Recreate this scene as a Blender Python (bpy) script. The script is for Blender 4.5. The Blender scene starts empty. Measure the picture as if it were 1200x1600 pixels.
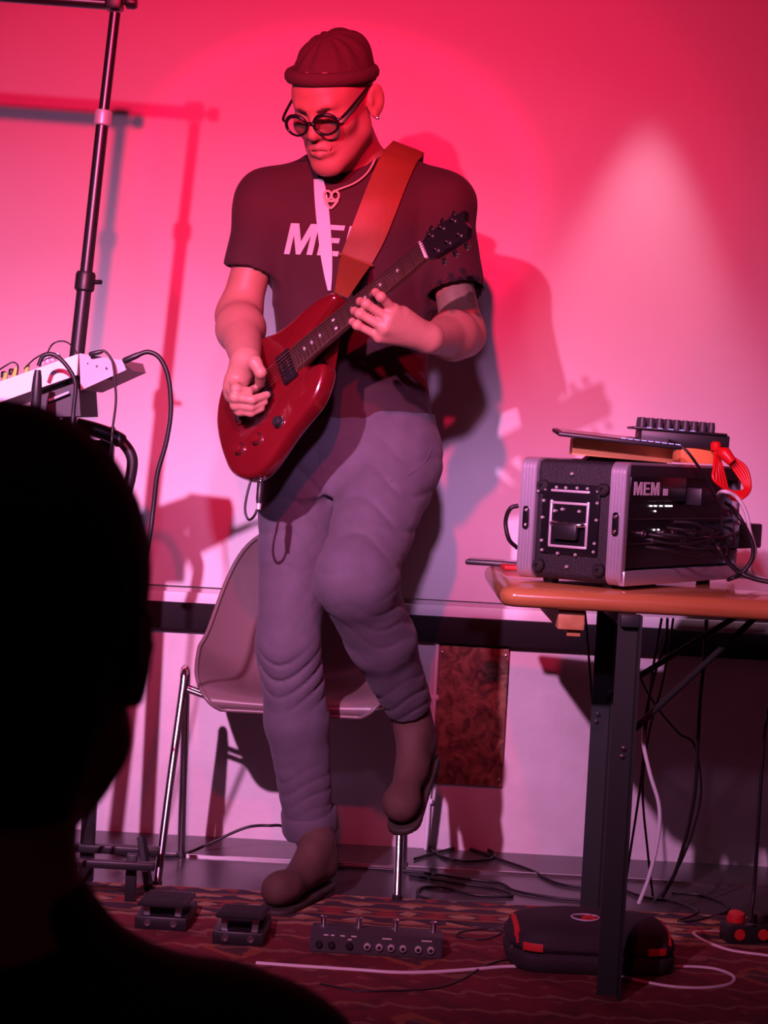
import bpy, bmesh, math, random
import numpy as np
from mathutils import Vector, Matrix, noise as mnoise
R_ = math.radians
sc = bpy.context.scene
COL = sc.collection
random.seed(4)
# ------------------------------------------------------------------ camera
CAMZ = 1.02
FPX = 3200.0                      # focal length in pixels of the 1200x1600 frame
cd = bpy.data.cameras.new('camera'); cam = bpy.data.objects.new('camera', cd); COL.objects.link(cam)
CM = Matrix.Rotation(math.pi/2 - math.atan(120/FPX), 3, 'X') @ Matrix.Rotation(R_(3.1), 3, 'Z')
cam.matrix_world = Matrix.Translation((0, 0, CAMZ)) @ CM.to_4x4()
cd.sensor_fit = 'VERTICAL'; cd.sensor_height = 36; cd.lens = FPX/1600*36
cd.clip_start = .05; cd.clip_end = 60
cd.dof.use_dof = True; cd.dof.focus_distance = 4.2; cd.dof.aperture_fstop = 13
sc.camera = cam
# ------------------------------------------------------------------ world, exposure
w = bpy.data.worlds.new('world'); sc.world = w; w.use_nodes = True
bgn = w.node_tree.nodes['Background']; bgn.inputs[0].default_value = (1, .12, .25, 1); bgn.inputs[1].default_value = .022
vs = sc.view_settings
vs.view_transform = 'Standard'; vs.look = 'None'; vs.exposure = 0; vs.gamma = 1; vs.use_curve_mapping = False
try:
    sc.cycles.use_denoising = True
    sc.cycles.max_bounces = 6; sc.cycles.diffuse_bounces = 3
except Exception: pass
# ------------------------------------------------------------------ stage lamps
def spot(name, loc, target, color, power, angle, blend, size, scale=(1, 1), profile=None):
    ld = bpy.data.lights.new(name, 'SPOT'); o = bpy.data.objects.new(name, ld); COL.objects.link(o)
    d = Vector(target) - Vector(loc)
    o.location = loc; o.rotation_euler = d.to_track_quat('-Z', 'Y').to_euler(); o.scale = (scale[0], scale[1], 1)
    ld.color = color; ld.energy = power; ld.spot_size = R_(angle); ld.spot_blend = blend; ld.shadow_soft_size = size
    if profile:                    # the beam pattern of the lamp's lens: strength over the angle from its axis
        ld.use_nodes = True; nt = ld.node_tree; em = nt.nodes['Emission']
        tc = nt.nodes.new('ShaderNodeTexCoord'); sx = nt.nodes.new('ShaderNodeSeparateXYZ')
        nt.links.new(tc.outputs['Normal'], sx.inputs[0])
        def mth(op, a, b=None):
            n = nt.nodes.new('ShaderNodeMath'); n.operation = op
            for i, v in enumerate((a, b)):
                if v is None: continue
                if isinstance(v, (int, float)): n.inputs[i].default_value = v
                else: nt.links.new(v, n.inputs[i])
            return n.outputs[0]
        z = mth('ABSOLUTE', sx.outputs[2])
        tx = mth('DIVIDE', mth('DIVIDE', sx.outputs[0], z), profile['ax']); ty = mth('DIVIDE', mth('DIVIDE', sx.outputs[1], z), profile['ay'])
        r = mth('SQRT', mth('ADD', mth('MULTIPLY', tx, tx), mth('MULTIPLY', ty, ty)))
        rs = mth('DIVIDE', r, 4.0)
        rp = nt.nodes.new('ShaderNodeValToRGB'); nt.links.new(rs, rp.inputs[0])
        cr = rp.color_ramp; st = profile['stops']
        while len(cr.elements) < len(st): cr.elements.new(.5)
        for e, (p, v) in zip(cr.elements, st): e.position = p/4; e.color = (v, v, v, 1)
        nt.links.new(rp.outputs[0], em.inputs['Strength'])
    return o
KEY = (-.97, .86, 2.23)
spot('lilac_stage_spot', KEY, (-.48, 5.06, .40), (1, .40, .86), 1120, 80, .3, .03,
     profile=dict(ax=.245, ay=.155, stops=[(0, 1), (.5, .84), (.75, .68), (1, .5), (1.25, .34), (1.5, .21), (2, .07), (2.5, .018), (3.2, 0)]))
spot('violet_fill_spot', (-.02, .9, 1.80), (.30, 5.06, .80), (.92, .42, 1), 330, 70, .3, .06,  # added fill light that softens the musician's shadow on the wall
     profile=dict(ax=.15, ay=.065, stops=[(0, 1), (.5, .84), (.75, .68), (1, .5), (1.25, .34), (1.5, .21), (2, .07), (2.5, .018), (3.2, 0)]))
spot('red_stage_spot', (-.24, .95, 2.33), (-.16, 5.06, 1.62), (1, .006, .068), 1280, 70, .5, .04,
     profile=dict(ax=.117, ay=.088, stops=[(0, .95), (.55, .75), (.90, .66), (.965, 1.0), (1.0, 1.0), (1.06, .54), (1.5, .46), (2.0, .40), (2.08, .34), (3.0, .2), (4.0, .08)]))
spot('pink_stage_spot', (-.62, .9, 2.3), (.3, 5.06, 1.1), (1, .20, .42), 34, 48, 1, .10)
spot('wall_wash_spot', (.60, 4.885, 2.22), (.60, 4.885, .9), (1, .55, .80), 26, 44, .7, .02)
# ------------------------------------------------------------------ picture <-> place
def ray(px, py): return CM @ Vector(((px-600)/FPX, -(py-800)/FPX, -1))
def at(px, py, Y):
    d = ray(px, py); return Vector((0, 0, CAMZ)) + d*(Y/d.y)
def fl(px, py, z=0.0):
    d = ray(px, py); return Vector((0, 0, CAMZ)) + d*((z-CAMZ)/d.z)
# ------------------------------------------------------------------ materials
def mat(name, color, rough=.6, metal=0., bump=0., bscale=60., var=0., vscale=8., emit=None, spec=None, sheen=0., coat=0., trans=0.):
    m = bpy.data.materials.new(name); m.use_nodes = True; nt = m.node_tree; b = nt.nodes['Principled BSDF']
    b.inputs['Base Color'].default_value = (*color, 1); b.inputs['Roughness'].default_value = rough; b.inputs['Metallic'].default_value = metal
    if spec is not None: b.inputs['Specular IOR Level'].default_value = spec
    if sheen: b.inputs['Sheen Weight'].default_value = sheen; b.inputs['Sheen Roughness'].default_value = .5
    if coat: b.inputs['Coat Weight'].default_value = coat; b.inputs['Coat Roughness'].default_value = .08
    if trans: b.inputs['Transmission Weight'].default_value = trans
    if emit: b.inputs['Emission Color'].default_value = (*emit[:3], 1); b.inputs['Emission Strength'].default_value = emit[3]
    if bump or var:
        tc = nt.nodes.new('ShaderNodeTexCoord')
    if bump:
        n = nt.nodes.new('ShaderNodeTexNoise'); n.inputs['Scale'].default_value = bscale; n.inputs['Detail'].default_value = 4
        nt.links.new(tc.outputs['Object'], n.inputs['Vector'])
        bp = nt.nodes.new('ShaderNodeBump'); bp.inputs['Strength'].default_value = bump; bp.inputs['Distance'].default_value = .004
        nt.links.new(n.outputs[0], bp.inputs['Height']); nt.links.new(bp.outputs[0], b.inputs['Normal'])
    if var:
        n = nt.nodes.new('ShaderNodeTexNoise'); n.inputs['Scale'].default_value = vscale; n.inputs['Detail'].default_value = 5
        nt.links.new(tc.outputs['Object'], n.inputs['Vector'])
        mx = nt.nodes.new('ShaderNodeMix'); mx.data_type = 'RGBA'
        mx.inputs[6].default_value = (*[c*(1-var) for c in color], 1); mx.inputs[7].default_value = (*[min(1, c*(1+var)) for c in color], 1)
        nt.links.new(n.outputs[0], mx.inputs[0]); nt.links.new(mx.outputs[2], b.inputs['Base Color'])
    return m
def wood(name, c0, c1, rough=.35, axis='X', scale=3.0, coat=0.):
    m = mat(name, c0, rough, coat=coat); nt = m.node_tree; b = nt.nodes['Principled BSDF']
    tc = nt.nodes.new('ShaderNodeTexCoord'); mp = nt.nodes.new('ShaderNodeMapping')
    s = {'X': (1, 12, 12), 'Y': (12, 1, 12), 'Z': (12, 12, 1)}[axis]; mp.inputs['Scale'].default_value = s
    n = nt.nodes.new('ShaderNodeTexNoise'); n.inputs['Scale'].default_value = scale; n.inputs['Detail'].default_value = 6; n.inputs['Distortion'].default_value = .6
    nt.links.new(tc.outputs['Object'], mp.inputs[0]); nt.links.new(mp.outputs[0], n.inputs['Vector'])
    rp = nt.nodes.new('ShaderNodeValToRGB'); rp.color_ramp.elements[0].color = (*c0, 1); rp.color_ramp.elements[1].color = (*c1, 1)
    rp.color_ramp.elements[0].position = .35; rp.color_ramp.elements[1].position = .65
    nt.links.new(n.outputs[0], rp.inputs[0]); nt.links.new(rp.outputs[0], b.inputs['Base Color'])
    return m
M = dict(
    screen=mat('screen_fabric', (.80, .78, .80), .9, var=.02, vscale=2),
    plaster=mat('rough_plaster', (.64, .57, .59), .85, bump=.9, bscale=18, var=.16, vscale=9),
    blackbar=mat('black_bar', (.010, .008, .010), .8, spec=.2),
    floor=mat('dark_floor', (.055, .048, .052), .28, bump=.05, bscale=40, var=.25, vscale=4),
    room=mat('dim_room_paint', (.10, .08, .085), .9),
    chrome=mat('chrome', (.80, .78, .80), .2, 1.),
    rivet=mat('bright_rivet', (.85, .82, .85), .35, .5),
    steel=mat('dull_steel', (.35, .33, .35), .35, 1.),
    alu=mat('ribbed_aluminium', (.74, .70, .78), .38, .75),
    black=mat('black_plastic', (.014, .013, .015), .42),
    blackgloss=mat('black_gloss', (.012, .011, .013), .15),
    rubber=mat('black_rubber', (.010, .009, .010), .6),
    cable=mat('black_cable', (.012, .010, .012), .45),
    whitecable=mat('white_cable', (.78, .74, .78), .45),
    redcable=mat('red_cable', (.75, .012, .014), .35),
    pole=mat('dark_metal_pole', (.10, .09, .10), .32, .85),
    silver=mat('silver_collar', (.66, .62, .68), .4, .35),
    skin=mat('skin', (.43, .20, .155), .5, bump=.15, bscale=300, var=.10, vscale=40),
    shirt=mat('black_cotton', (.052, .013, .020), .9, bump=.25, bscale=30, sheen=.03),  # black cotton with the stage light's red mixed into its base colour
    print=mat('white_print', (.72, .66, .68), .8),
    jeans=mat('grey_denim', (.090, .074, .098), .85, bump=.15, bscale=520, var=.22, vscale=26, sheen=.05),
    boot=mat('brown_suede', (.075, .034, .027), .8, bump=.2, bscale=60, var=.3, vscale=14),
    sole=mat('boot_sole', (.030, .020, .016), .7),
    knit=mat('dark_knit', (.070, .018, .025), .9, bump=.5, bscale=160),
    leather=mat('tan_leather', (.22, .058, .022), .55, bump=.1, bscale=120, var=.15, vscale=30),
    guitar=mat('red_lacquer', (.125, .005, .009), .16, var=.25, vscale=6, coat=.8),
    fret=mat('rosewood', (.060, .028, .020), .5, var=.3, vscale=60),
    maple=mat('neck_wood', (.16, .050, .024), .35),
    nickel=mat('nickel', (.75, .72, .70), .22, 1.),
    pearl=mat('pearl_dot', (.85, .82, .80), .3),
    glassframe=mat('black_acetate', (.010, .008, .010), .25),
    bone=mat('carved_bone', (.70, .50, .38), .5),
    ribbon=mat('white_ribbon', (.80, .74, .78), .8),
    shell=mat('plastic_shell', (.165, .115, .115), .38, bump=.03, bscale=200),
    table=wood('varnished_pine', (.62, .27, .10), (.46, .17, .055), .22, 'X', 2.2, coat=.4),
    batten=wood('pale_pine', (.66, .36, .16), (.52, .25, .10), .5, 'Y', 3),
    green=mat('dark_green_steel', (.020, .034, .031), .5),
    casecover=mat('stippled_black_vinyl', (.016, .014, .017), .5, bump=.6, bscale=420),
    rackface=mat('rack_panel_black', (.011, .010, .012), .3),
    orangewood=wood('orange_block', (.90, .34, .10), (.80, .27, .075), .55, 'X', 3),
    led=mat('lit_screen', (.02, .02, .03), .3, emit=(.45, .30, 1., 2.2)),
    ledw=mat('tiny_leds', (.1, .1, .1), .3, emit=(1, .85, .95, 2.0)),
    bag=mat('black_nylon', (.022, .018, .022), .75, bump=.35, bscale=320),
    redtrim=mat('red_webbing', (.55, .018, .022), .6),
    badge=mat('badge_white', (.62, .58, .70), .5),
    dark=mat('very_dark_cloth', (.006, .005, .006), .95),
    hair=mat('very_dark_hair', (.006, .0045, .005), .9, bump=.6, bscale=240),
    dimskin=mat('shade_darkened_skin', (.20, .11, .085), .7),  # listener's skin, shade darkened into its base colour
    synthwhite=mat('white_panel', (.80, .76, .80), .45),
    synthgrey=mat('grey_panel', (.50, .42, .44), .5),
    patchgreen=mat('green_plug', (.30, .45, .08), .5),
    patchyellow=mat('yellow_plug', (.65, .50, .08), .5),
    pedal=mat('grey_pedal', (.050, .046, .052), .45, bump=.1, bscale=300),
    brass=mat('dim_jack_hole', (.02, .018, .02), .4),
)
def lens_mat():
    m = bpy.data.materials.new('clear_lens'); m.use_nodes = True; nt = m.node_tree; nt.nodes.clear()
    o = nt.nodes.new('ShaderNodeOutputMaterial'); t = nt.nodes.new('ShaderNodeBsdfTransparent'); g = nt.nodes.new('ShaderNodeBsdfGlossy'); x = nt.nodes.new('ShaderNodeMixShader')
    t.inputs[0].default_value = (.9, .9, .9, 1); g.inputs['Roughness'].default_value = .05; x.inputs[0].default_value = .07
    nt.links.new(t.outputs[0], x.inputs[1]); nt.links.new(g.outputs[0], x.inputs[2]); nt.links.new(x.outputs[0], o.inputs[0]); return m
M['lens'] = lens_mat()
M['brow'] = mat('brown_hair', (.06, .03, .022), .8)
# rusty board on the wall
def board_mat():
    m = mat('mottled_brown_board', (.20, .08, .045), .7); nt = m.node_tree; b = nt.nodes['Principled BSDF']
    tc = nt.nodes.new('ShaderNodeTexCoord'); n = nt.nodes.new('ShaderNodeTexNoise'); n.inputs['Scale'].default_value = 26; n.inputs['Detail'].default_value = 8; n.inputs['Distortion'].default_value = 1.6
    nt.links.new(tc.outputs['Object'], n.inputs['Vector'])
    rp = nt.nodes.new('ShaderNodeValToRGB'); rp.color_ramp.elements[0].position = .36; rp.color_ramp.elements[0].color = (.075, .028, .02, 1)
    rp.color_ramp.elements[1].position = .66; rp.color_ramp.elements[1].color = (.33, .15, .085, 1)
    nt.links.new(n.outputs[0], rp.inputs[0]); nt.links.new(rp.outputs[0], b.inputs['Base Color']); return m
M['board'] = board_mat()
def rug_mat(y_edge):
    m = mat('oriental_rug', (.2, .02, .02), .95); nt = m.node_tree; b = nt.nodes['Principled BSDF']; L = nt.links
    tc = nt.nodes.new('ShaderNodeTexCoord'); sx = nt.nodes.new('ShaderNodeSeparateXYZ'); L.new(tc.outputs['Object'], sx.inputs[0])
    def mth(op, a, bb=None, c=None):
        n = nt.nodes.new('ShaderNodeMath'); n.operation = op
        for i, v in enumerate((a, bb, c)):
            if v is None: continue
            if isinstance(v, (int, float)): n.inputs[i].default_value = v
            else: L.new(v, n.inputs[i])
        return n.outputs[0]
    def mix(f, a, c):
        n = nt.nodes.new('ShaderNodeMix'); n.data_type = 'RGBA'
        L.new(f, n.inputs[0])
        for i, v in ((6, a), (7, c)):
            if isinstance(v, tuple): n.inputs[i].default_value = (*v, 1)
            else: L.new(v, n.inputs[i])
        return n.outputs[2]
    nz = nt.nodes.new('ShaderNodeTexNoise'); nz.inputs['Scale'].default_value = 13; nz.inputs['Detail'].default_value = 4; L.new(tc.outputs['Object'], nz.inputs['Vector'])
    wob = mth('MULTIPLY', mth('SUBTRACT', nz.outputs[0], .5), .085)
    x = mth('ADD', sx.outputs[0], wob); d = mth('ADD', mth('MULTIPLY', sx.outputs[1], -1), mth('MULTIPLY', wob, .6))   # d: distance in from the far edge
    def tri(v, p):     # 0..1 triangle wave
        return mth('PINGPONG', mth('DIVIDE', v, p/2), 1.0)
    red = (.30, .018, .026); dred = (.085, .008, .014); cream = (.48, .30, .17); navy = (.030, .018, .035); orange = (.42, .13, .045)
    # field: stepped lozenges
    diam = mth('ADD', tri(x, .34), tri(mth('SUBTRACT', d, .05), .46))
    inner = mth('LESS_THAN', mth('ABSOLUTE', mth('SUBTRACT', diam, 1.0)), .10)
    core = mth('LESS_THAN', diam, .36)
    core2 = mth('LESS_THAN', diam, .22)
    fld = mix(nz.outputs[0], dred, red)
    fld = mix(mth('MULTIPLY', inner, .55), fld, dred)
    fld = mix(mth('MULTIPLY', core, .75), fld, orange); fld = mix(mth('MULTIPLY', core2, .8), fld, navy)
    sm = mth('ADD', tri(x, .085), tri(d, .085)); fld = mix(mth('MULTIPLY', mth('LESS_THAN', sm, .30), .22), fld, cream)
    zg = mth('LESS_THAN', mth('ABSOLUTE', mth('SUBTRACT', tri(mth('ADD', d, mth('MULTIPLY', tri(x, .07), .022)), .23), .5)), .07); fld = mix(mth('MULTIPLY', zg, .40), fld, cream)
    # border along the far edge: stripes of small lozenges
    bd = mix(mth('LESS_THAN', mth('ADD', tri(x, .11), tri(d, .075)), .62), navy, cream)
    bd = mix(mth('LESS_THAN', mth('ADD', tri(mth('ADD', x, .055), .11), tri(d, .15)), .5), bd, red)
    stripe = mth('LESS_THAN', tri(d, .06), .30); bd = mix(mth('MULTIPLY', stripe, .7), bd, orange)
    inb = mth('LESS_THAN', d, .26); colr = mix(inb, fld, bd)
    g2 = mth('LESS_THAN', mth('ABSOLUTE', mth('SUBTRACT', d, .275)), .012); colr = mix(mth('MULTIPLY', g2, .6), colr, cream)
    n2 = nt.nodes.new('ShaderNodeTexNoise'); n2.inputs['Scale'].default_value = 4; n2.inputs['Detail'].default_value = 6; L.new(tc.outputs['Object'], n2.inputs['Vector'])
    colr = mix(mth('MULTIPLY', n2.outputs[0], .45), colr, dred)
    L.new(colr, b.inputs['Base Color'])
    n3 = nt.nodes.new('ShaderNodeTexNoise'); n3.inputs['Scale'].default_value = 300; L.new(tc.outputs['Object'], n3.inputs['Vector'])
    bp = nt.nodes.new('ShaderNodeBump'); bp.inputs['Strength'].default_value = .6; bp.inputs['Distance'].default_value = .004
    L.new(n3.outputs[0], bp.inputs['Height']); L.new(bp.outputs[0], b.inputs['Normal'])
    return m
# ------------------------------------------------------------------ object helpers
WM = {}
def wm(o): return WM.get(o.name, Matrix.Identity(4)) if o else Matrix.Identity(4)
def tag(o, label=None, cat=None, group=None, kind=None):
    if label: o['label'] = label
    if cat: o['category'] = cat
    if group: o['group'] = group
    if kind: o['kind'] = kind
    return o
def thing(name, label, cat, loc=(0, 0, 0), rot=None, group=None):
    o = bpy.data.objects.new(name, None); COL.objects.link(o); o.empty_display_size = .05
    mw = Matrix.Translation(Vector(loc)) @ (rot.to_4x4() if rot is not None else Matrix.Identity(4))
    o.matrix_world = mw; WM[o.name] = mw
    return tag(o, label, cat, group)
def link_mesh(name, me, m, parent=None, local=False):
    """vertices come in world space (or, local=True, in the parent's space)"""
    o = bpy.data.objects.new(name, me); COL.objects.link(o)
    if m is not None:
        for mm in (m if isinstance(m, (list, tuple)) else [m]): me.materials.append(mm)
    if parent is None:
        co = np.empty(len(me.vertices)*3, 'f'); me.vertices.foreach_get('co', co); co = co.reshape(-1, 3)
        c = (co.min(0)+co.max(0))/2; c[2] = co[:, 2].min()
        me.transform(Matrix.Translation(-Vector([float(v) for v in c])))
        o.location = [float(v) for v in c]; WM[o.name] = Matrix.Translation(o.location)
    else:
        if not local: me.transform(wm(parent).inverted())
        o.parent = parent; WM[o.name] = wm(parent)
    return o
def obj(name, bm, m, parent=None, local=False, smooth=35, label=None):
    bmesh.ops.recalc_face_normals(bm, faces=bm.faces[:])
    me = bpy.data.meshes.new(name); bm.to_mesh(me); bm.free()
    if smooth:
        me.polygons.foreach_set('use_smooth', [True]*len(me.polygons))
        try: me.set_sharp_from_angle(angle=R_(smooth))
        except Exception: pass
    o = link_mesh(name, me, m, parent, local)
    if label: o['label'] = label
    return o
def NB(): return bmesh.new()
def box(bm, c, s, rot=None, bevel=0, seg=2):
    r = bmesh.ops.create_cube(bm, size=1); vsn = r['verts']
    T = Matrix.Translation(Vector(c)) @ (rot.to_4x4() if rot is not None else Matrix.Identity(4)) @ Matrix.Diagonal((*s, 1))
    bmesh.ops.transform(bm, matrix=T, verts=vsn)
    if bevel:
        es = list({e for v in vsn for e in v.link_edges})
        bmesh.ops.bevel(bm, geom=es, offset=bevel, segments=seg, affect='EDGES', profile=.5)
    return bm
def crom(pts, n=8):
    P = [Vector(p) for p in pts]
    if len(P) < 3: return P
    out = []
    Q = [P[0]*2-P[1]] + P + [P[-1]*2-P[-2]]
    for i in range(1, len(Q)-2):
        p0, p1, p2, p3 = Q[i-1:i+3]
        for k in range(n):
            t = k/n
            out.append(.5*((2*p1)+(p2-p0)*t+(2*p0-5*p1+4*p2-p3)*t*t+(3*p1-p0-3*p2+p3)*t**3))
    out.append(P[-1]); return out
def tube(bm, pts, r, n=8, cap=True, closed=False):
    """r: a number or one radius per point"""
    P = [Vector(p) for p in pts]; N = len(P)
    rr = r if isinstance(r, (list, tuple)) else [r]*N
    def tan(i):
        if closed: t = P[(i+1) % N]-P[i-1]
        else: t = P[min(i+1, N-1)]-P[max(i-1, 0)]
        return t.normalized() if t.length > 1e-9 else Vector((0, 0, 1))
    t0 = tan(0); u = t0.orthogonal().normalized(); rings = []
    for i in range(N):
        t = tan(i); u = (u - t*u.dot(t))
        u = u.normalized() if u.length > 1e-6 else t.orthogonal().normalized()
        v = t.cross(u)
        rings.append([bm.verts.new(P[i]+(u*math.cos(a)+v*math.sin(a))*rr[i]) for a in [2*math.pi*k/n for k in range(n)]])
    for i in range(N if closed else N-1):
        a, b = rings[i], rings[(i+1) % N]
        for k in range(n): bm.faces.new((a[k], a[(k+1) % n], b[(k+1) % n], b[k]))
    if cap and not closed:
        bm.faces.new(rings[0][::-1]); bm.faces.new(rings[-1])
    return bm
def cyl(bm, a, b, r, r2=None, n=16): return tube(bm, [a, b], [r, r if r2 is None else r2], n)
def lathe(bm, prof, origin, axis, n=20):
    """prof: (radius, height) pairs turned about axis at origin"""
    return _lathe(bm, prof, Vector(origin), Vector(axis).normalized(), n)
def _lathe(bm, prof, o, ax, n):
    u = ax.orthogonal().normalized(); v = ax.cross(u); rings = []
    for r, h in prof:
        rings.append([bm.verts.new(o+ax*h+(u*math.cos(2*math.pi*k/n)+v*math.sin(2*math.pi*k/n))*max(r, 1e-5)) for k in range(n)])
    for a, b in zip(rings, rings[1:]):
        for k in range(n): bm.faces.new((a[k], a[(k+1) % n], b[(k+1) % n], b[k]))
    bm.faces.new(rings[0][::-1]); bm.faces.new(rings[-1]); return bm
def prism(bm, poly, fn0, fn1):
    """poly: 2-D points; fn0/fn1 map them to the two 3-D faces"""
    a = [bm.verts.new(fn0(*p)) for p in poly]; b = [bm.verts.new(fn1(*p)) for p in poly]
    bm.faces.new(a[::-1]); bm.faces.new(b); n = len(a)
    for k in range(n): bm.faces.new((a[k], a[(k+1) % n], b[(k+1) % n], b[k]))
    return bm
def cable(name, pts, r, m, label=None, cat='cable', parent=None, n=8, sub=8, group=None):
    o = obj(name, tube(NB(), crom(pts, sub), r, n), m, parent, smooth=80)
    if parent is None: tag(o, label, cat, group)
    return o
# ------------------------------------------------------------------ signed-distance modelling (bodies and clothes)
def A(v): return np.array([float(c) for c in v], dtype=np.float64)
class Prim:
    def __init__(s, f, c, r, k=.01, op='u'): s.f, s.c, s.r, s.k, s.op = f, A(c), r, k, op
def cap(a, b, ra, rb=None, k=.015, op='u'):
    a, b = A(a), A(b); rb = ra if rb is None else rb; ab = b-a; L2 = max(ab@ab, 1e-12)
    def f(P):
        t = np.clip(((P-a)@ab)/L2, 0, 1)
        return np.linalg.norm(P-(a+t[:, None]*ab), axis=1)-(ra+t*(rb-ra))
    return Prim(f, (a+b)/2, math.sqrt(L2)/2+max(ra, rb), k, op)
def ell(c, r, rot=None, k=.015, op='u'):
    c, r = A(c), A(r); Rm = np.eye(3) if rot is None else np.array(rot.to_3x3())
    def f(P):
        q = (P-c)@Rm; k0 = np.linalg.norm(q/r, axis=1); k1 = np.linalg.norm(q/(r*r), axis=1)
        return k0*(k0-1)/np.maximum(k1, 1e-6)
    return Prim(f, c, max(r), k, op)
def loft(secs, k=.015, op='u', e=2.0):
    """secs: (z, cx, cy, rx, ry) - superelliptic sections stacked in z"""
    S = np.array(sorted(secs), dtype=np.float64); zz = np.linspace(S[0, 0], S[-1, 0], 160)
    def sm(col):
        y = np.interp(zz, S[:, 0], S[:, col]); n = 9
        yp = np.pad(y, n//2, mode='edge'); return np.convolve(yp, np.ones(n)/n, 'valid')
    cols = [sm(i) for i in range(1, 5)]
    def f(P):
        z = P[:, 2]; cx, cy, rx, ry = [np.interp(z, zz, c) for c in cols]
        q = (np.abs((P[:, 0]-cx)/rx)**e+np.abs((P[:, 1]-cy)/ry)**e)**(1/e)
        d = (q-1)*np.minimum(rx, ry)
        return np.maximum(d, np.maximum(z-S[-1, 0], S[0, 0]-z))
    c = np.array([S[:, 1].mean(), S[:, 2].mean(), (S[0, 0]+S[-1, 0])/2])
    rad = math.hypot((S[-1, 0]-S[0, 0])/2+.02, max(np.max(np.abs(S[:, 1]-c[0])+S[:, 3]), np.max(np.abs(S[:, 2]-c[1])+S[:, 4]))*1.3)
    return Prim(f, c, rad, k, op)
def half(n, d, c=(0, 0, 0), r=99, op='i'):
    n = A(n); n /= np.linalg.norm(n); return Prim(lambda P: P@n-d, c, r, 1e-4, op)
def evalp(prims, P, post=None):
    d = np.full(len(P), 1e3)
    for p in prims:
        x = p.f(P); k = max(p.k, 1e-5)
        if p.op == 'u':
            h = np.maximum(k-np.abs(d-x), 0)/k; d = np.minimum(d, x)-h*h*k*.25
        elif p.op == 's':
            h = np.maximum(k-np.abs(-d-x)*1, 0)/k; h = np.maximum(k-np.abs(d+x), 0)/k; d = np.maximum(d, -x)+h*h*k*.25
        else: d = np.maximum(d, x)
    if post is not None: d = post(P, d)
    return d
def sdf_arrays(prims, h, post=None, pad=.02, B=20):
    us = [p for p in prims if p.op == 'u']
    lo = np.min([p.c-p.r for p in us], axis=0)-pad; hi = np.max([p.c+p.r for p in us], axis=0)+pad
    nb = np.ceil((hi-lo)/(h*B)).astype(int); br = B*h*math.sqrt(3)/2
    I = np.stack(np.meshgrid(*[np.arange(n) for n in nb], indexing='ij'), -1).reshape(-1, 3)
    C = lo+(I+.5)*B*h
    near = np.zeros(len(C), bool)
    for p in us: near |= np.linalg.norm(C-p.c, axis=1) < p.r+br+3*h+p.k
    I, C = I[near], C[near]
    dc = evalp(prims, C, post); keep = np.abs(dc) < br*2.0+.02; I, C = I[keep], C[keep]
    N = nb*B+2; g = np.arange(B+1)
    G = np.stack(np.meshgrid(g, g, g, indexing='ij'), -1).reshape(-1, 3)
    gid = lambda ix: (ix[..., 0]*N[1]+ix[..., 1])*N[2]+ix[..., 2]
    ids, pos, quads = [], [], []
    corners = np.array([[i, j, k] for i in (0, 1) for j in (0, 1) for k in (0, 1)])
    edges = [(a, b) for a in range(8) for b in range(8) if a < b and np.abs(corners[a]-corners[b]).sum() == 1]
    for bi, bc in zip(I, C):
        pr = [p for p in prims if p.op == 'i' or np.linalg.norm(bc-p.c) < p.r+br+3*h+p.k*1.5]
        if not any(p.op == 'u' for p in pr): continue
        base = bi*B; P = lo+(base+G)*h
        D = evalp(pr, P, post).reshape(B+1, B+1, B+1); S = D < 0
        if S.all() or not S.any(): continue
        cs = [S[c[0]:B+c[0], c[1]:B+c[1], c[2]:B+c[2]] for c in corners]
        cnt = sum(c.astype(np.int8) for c in cs); act = np.argwhere((cnt > 0) & (cnt < 8))
        if len(act):
            acc = np.zeros((len(act), 3)); num = np.zeros(len(act))
            val = np.stack([D[act[:, 0]+c[0], act[:, 1]+c[1], act[:, 2]+c[2]] for c in corners], 1)
            for a, b in edges:
                va, vb = val[:, a], val[:, b]; m = (va < 0) != (vb < 0)
                t = np.where(m, va/np.where(m, va-vb, 1), 0)
                acc += m[:, None]*(corners[a]+t[:, None]*(corners[b]-corners[a])); num += m
            pos.append(lo+(base+act+acc/num[:, None])*h); ids.append(gid(base+act))
        for ax in range(3):
            sl = [slice(0, B)]*3; s2 = list(sl); s2[ax] = slice(1, B+1)
            a, b = S[tuple(sl)], S[tuple(s2)]; e = np.argwhere(a != b)
            if not len(e): continue
            ins = a[e[:, 0], e[:, 1], e[:, 2]]; o1 = np.zeros(3, int); o2 = np.zeros(3, int); o1[(ax+1) % 3] = 1; o2[(ax+2) % 3] = 1
            ge = base+e
            q = np.stack([gid(ge-o1-o2), gid(ge-o2), gid(ge), gid(ge-o1)], 1)
            q[~ins] = q[~ins][:, ::-1]; quads.append(q)
    ids = np.concatenate(ids); pos = np.concatenate(pos); quads = np.concatenate(quads)
    o = np.argsort(ids); ids, pos = ids[o], pos[o]
    ix = np.searchsorted(ids, quads); ix = np.clip(ix, 0, len(ids)-1); ok = (ids[ix] == quads).all(1)
    return pos, ix[ok]
def np_mesh(name, V, Q):
    me = bpy.data.meshes.new(name); me.vertices.add(len(V)); me.vertices.foreach_set('co', V.astype('f').ravel())
    me.loops.add(len(Q)*4); me.loops.foreach_set('vertex_index', Q.astype(np.int32).ravel())
    me.polygons.add(len(Q)); me.polygons.foreach_set('loop_start', np.arange(0, len(Q)*4, 4, dtype=np.int32))
    try: me.polygons.foreach_set('loop_total', np.full(len(Q), 4, dtype=np.int32))
    except Exception: pass
    me.polygons.foreach_set('use_smooth', np.ones(len(Q), dtype=bool)); me.update(calc_edges=True); me.validate(); return me
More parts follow.
